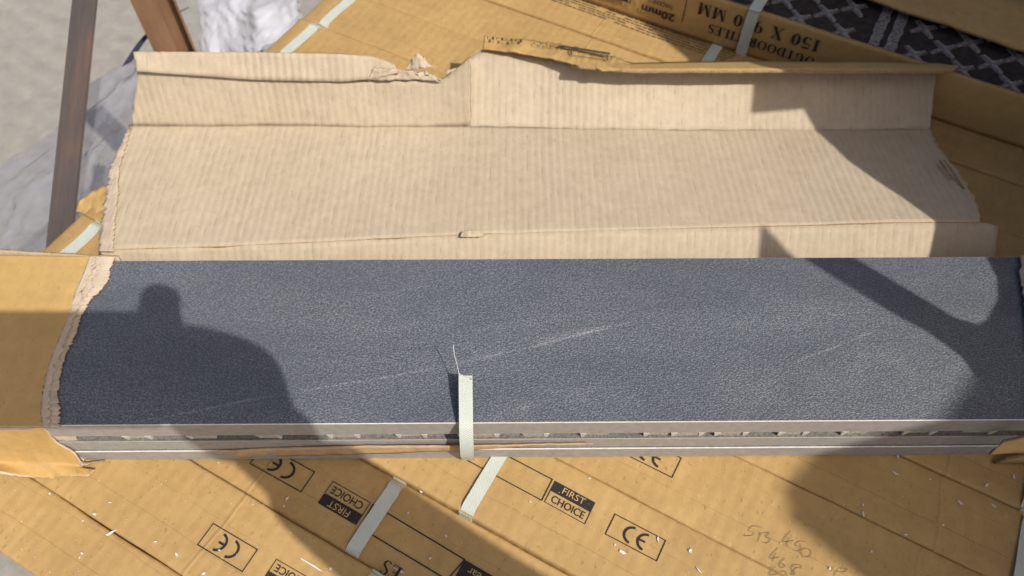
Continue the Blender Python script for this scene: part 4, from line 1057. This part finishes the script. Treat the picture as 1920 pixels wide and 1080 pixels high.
# ------------------------------------------------------------------ the photographer (outside the frame; only the shadow shows)
def skin_body(name, verts, edges, m, parent, sub=2):
    me = bpy.data.meshes.new(name); me.from_pydata([v[0] for v in verts], edges, []); me.update()
    o = link(name, me, m, parent)
    sk = o.modifiers.new('skin', 'SKIN'); sk.use_smooth_shade = True
    for i, v in enumerate(verts):
        r_ = v[1]; me.skin_vertices[0].data[i].radius = (r_, r_) if not isinstance(r_, tuple) else r_
        me.skin_vertices[0].data[i].use_root = (i == 0)
    sb = o.modifiers.new('smooth', 'SUBSURF'); sb.levels = sub; sb.render_levels = sub
    return o
pe = empty('person', (0.82, -0.60, GZ)); tag(pe, 'person in a navy jacket reaching out with a phone beside the stack', 'person')
B0 = Vector((0.82, -0.60, GZ))
def rel(*q): return tuple(Vector(q) - B0)
sunv = Vector((0.714, -0.70, 1.192))
def cast(vx, vy, s_): return Vector((vx, vy, 0.062)) + sunv * s_
def at_phone(vx, vy, back=0.012):                          # the point of the phone's plane on that sun ray
    p0 = Vector((vx, vy, 0.062)); k_ = ((CAM - p0).dot(_fw) - back) / sunv.dot(_fw); return p0 + sunv * k_
hc = cast(0.425, -0.109, 0.62)
neck = hc + Vector((0.03, -0.02, -0.13)); chest = neck + Vector((0.05, -0.04, -0.14)); hip = Vector((0.92, -0.64, GZ + 0.84))
shR = neck + Vector((-0.105, -0.09, -0.085)); shL = neck + Vector((0.13, 0.11, -0.085))
wrist = at_phone(-0.166, -0.026, 0.016)
elbow = cast(0.070, -0.196, 0.38)
bv = [(rel(*hip), 0.13), (rel(*hip.lerp(chest, 0.5)), 0.12), (rel(*chest), 0.13), (rel(*neck), 0.05), (rel(*(hc + Vector((0, 0, -0.06)))), 0.068), (rel(*hc), (0.096, 0.100)), (rel(*(hc + Vector((0, 0, 0.06)))), (0.078, 0.084)),
      (rel(*shR), 0.055), (rel(*elbow), 0.040), (rel(*wrist), 0.030), (rel(*at_phone(-0.190, 0.006, 0.018)), (0.036, 0.028)),
      (rel(*shL), 0.055), (rel(*(shL + Vector((0.06, 0.03, -0.28)))), 0.042), (rel(*(shL + Vector((0.04, 0.08, -0.52)))), 0.028), (rel(*(shL + Vector((0.03, 0.09, -0.60)))), (0.018, 0.035)),
      (rel(0.86, -0.55, GZ + 0.78), 0.085), (rel(0.85, -0.54, GZ + 0.45), 0.058), (rel(0.86, -0.54, GZ + 0.07), 0.038), (rel(0.76, -0.52, GZ + 0.035), 0.035),
      (rel(0.98, -0.72, GZ + 0.78), 0.085), (rel(0.97, -0.72, GZ + 0.45), 0.058), (rel(0.98, -0.72, GZ + 0.07), 0.038), (rel(0.88, -0.70, GZ + 0.035), 0.035)]
be = [(0, 1), (1, 2), (2, 3), (3, 4), (4, 5), (5, 6), (2, 7), (7, 8), (8, 9), (9, 10), (2, 11), (11, 12), (12, 13), (13, 14), (0, 15), (15, 16), (16, 17), (17, 18), (0, 19), (19, 20), (20, 21), (21, 22)]
skin_body('body', bv, be, M['skin'], pe)
# fingers: each its own chain rooted in the palm, curled round the phone's end
def finger(pts, r0_, parent=pe, taper=0.12):
    n = len(pts); return skin_body('finger', [(rel(*q), r0_ * (1 - taper * i)) for i, q in enumerate(pts)], [(i, i + 1) for i in range(n - 1)], M['skin'], parent, 1)
bk = -_fw
finger([at_phone(-0.245, 0.045, 0.016), at_phone(-0.276, 0.072, 0.014), at_phone(-0.287, 0.100, 0.012), at_phone(-0.288, 0.124, 0.010)], 0.0178, taper=0.02)
for (ax_, ay_, bx_, by_) in ((-0.228, 0.056, -0.262, 0.062), (-0.212, 0.040, -0.262, 0.044), (-0.205, 0.022, -0.260, 0.026)):
    finger([at_phone(ax_, ay_, 0.020), at_phone(ax_ + 0.010, ay_, 0.000), at_phone((ax_ + bx_) / 2, (ay_ + by_) / 2, -0.006), at_phone(bx_, by_, -0.003)], 0.0125)
finger([at_phone(-0.20, 0.00, 0.022), at_phone(-0.235, 0.008, 0.028), at_phone(-0.268, 0.022, 0.022)], 0.014)
palm = [(rel(*at_phone(-0.158, -0.036, 0.018)), (0.031, 0.028)), (rel(*at_phone(-0.196, -0.006, 0.020)), (0.038, 0.024)), (rel(*at_phone(-0.212, 0.026, 0.020)), (0.052, 0.020)), (rel(*at_phone(-0.250, 0.042, 0.020)), (0.044, 0.016)), (rel(*at_phone(-0.268, 0.052, 0.018)), (0.034, 0.014)), (rel(*at_phone(-0.292, 0.052, 0.016)), (0.026, 0.012))]
skin_body('hand', palm, [(0, 1), (1, 2), (2, 3), (3, 4), (4, 5)], M['skin'], pe)
# sleeves, jacket, trousers, hair
jk = [(rel(*hip), 0.145), (rel(*hip.lerp(chest, 0.5)), 0.135), (rel(*chest), 0.145), (rel(*(neck + Vector((0, 0, -0.04)))), 0.065), (rel(*shR), 0.068), (rel(*elbow), 0.056), (rel(*(elbow.lerp(wrist, 0.5))), 0.046), (rel(*(elbow.lerp(wrist, 0.9))), 0.042), (rel(*shL), 0.068), (rel(*(shL + Vector((0.06, 0.03, -0.28)))), 0.052), (rel(*(shL + Vector((0.045, 0.075, -0.48)))), 0.038)]
skin_body('jacket', jk, [(0, 1), (1, 2), (2, 3), (2, 4), (4, 5), (5, 6), (6, 7), (2, 8), (8, 9), (9, 10)], M['jacket'], pe)
tr = [(rel(*(hip + Vector((0, 0, -0.04)))), 0.14)] + [(v[0], v[1] + 0.012) for v in bv[15:18]] + [(v[0], v[1] + 0.012) for v in bv[19:22]]
skin_body('trousers', tr, [(0, 1), (1, 2), (2, 3), (0, 4), (4, 5), (5, 6)], M['trousers'], pe)
hr = [(rel(*(hc + Vector((0.03, -0.01, 0.0)))), (0.07, 0.08)), (rel(*(hc + Vector((0.015, -0.005, 0.055)))), (0.078, 0.084)), (rel(*(hc + Vector((0.0, 0, 0.085)))), (0.055, 0.06))]
skin_body('hair', hr, [(0, 1), (1, 2)], M['hair'], pe)
fdir = Vector((-0.85, 0.45, -0.25)).normalized(); sdir = Vector((0.45, 0.85, 0)).normalized()
for s_ in (-1, 1):
    bm = bmesh.new(); bmesh.ops.create_uvsphere(bm, u_segments=12, v_segments=8, radius=0.012)
    o = from_bm('eye', bm, M['eye'], pe, True); o.location = hc + fdir * 0.072 + sdir * 0.032 * s_ - B0
    bm = bmesh.new(); bmesh.ops.create_uvsphere(bm, u_segments=10, v_segments=8, radius=0.03); bmesh.ops.scale(bm, vec=(0.4, 0.6, 1), verts=bm.verts)
    o = from_bm('ear', bm, M['skin'], pe, True); o.location = hc + sdir * 0.084 * s_ - B0
bm = bmesh.new(); bmesh.ops.create_cone(bm, segments=10, radius1=0.016, radius2=0.007, depth=0.045, cap_ends=True)
o = from_bm('nose', bm, M['skin'], pe, True); o.location = hc + fdir * 0.088 + Vector((0, 0, -0.02)) - B0
bm = bmesh.new(); box_bm(bm, -0.022, 0.022, -0.004, 0.004, -0.004, 0.004); bmesh.ops.bevel(bm, geom=list(bm.edges), offset=0.003, segments=2, affect='EDGES')
o = from_bm('mouth', bm, M['skin'], pe, True); o.location = hc + fdir * 0.075 + Vector((0, 0, -0.062)) - B0; o.rotation_euler = (0, 0, math.atan2(sdir.y, sdir.x))
# the phone, its lens at the camera's own place
ph = bpy.data.objects.new('phone', None); COL.objects.link(ph)
c_ = CAM + bk * 0.006
ph.matrix_world = Matrix(((_rt.x, _up.x, bk.x, c_.x), (_rt.y, _up.y, bk.y, c_.y), (_rt.z, _up.z, bk.z, c_.z), (0, 0, 0, 1)))
tag(ph, 'black phone held out over the tiles in landscape', 'phone')
bm = bmesh.new(); box_bm(bm, -0.150, 0.042, -0.069, 0.019, -0.002, 0.006)
bmesh.ops.bevel(bm, geom=list(bm.edges), offset=0.002, segments=2, affect='EDGES'); from_bm('case', bm, M['phone'], ph)
bm = bmesh.new(); box_bm(bm, -0.146, 0.038, -0.065, 0.015, 0.0062, 0.0068); from_bm('screen', bm, M['glass'], ph)
for xx in (0.0, -0.018):
    bm = bmesh.new(); bmesh.ops.create_cone(bm, segments=20, radius1=0.006, radius2=0.006, depth=0.0015, cap_ends=True)
    o = from_bm('lens', bm, M['glass'], ph, True); o.location = (xx, 0, -0.003)
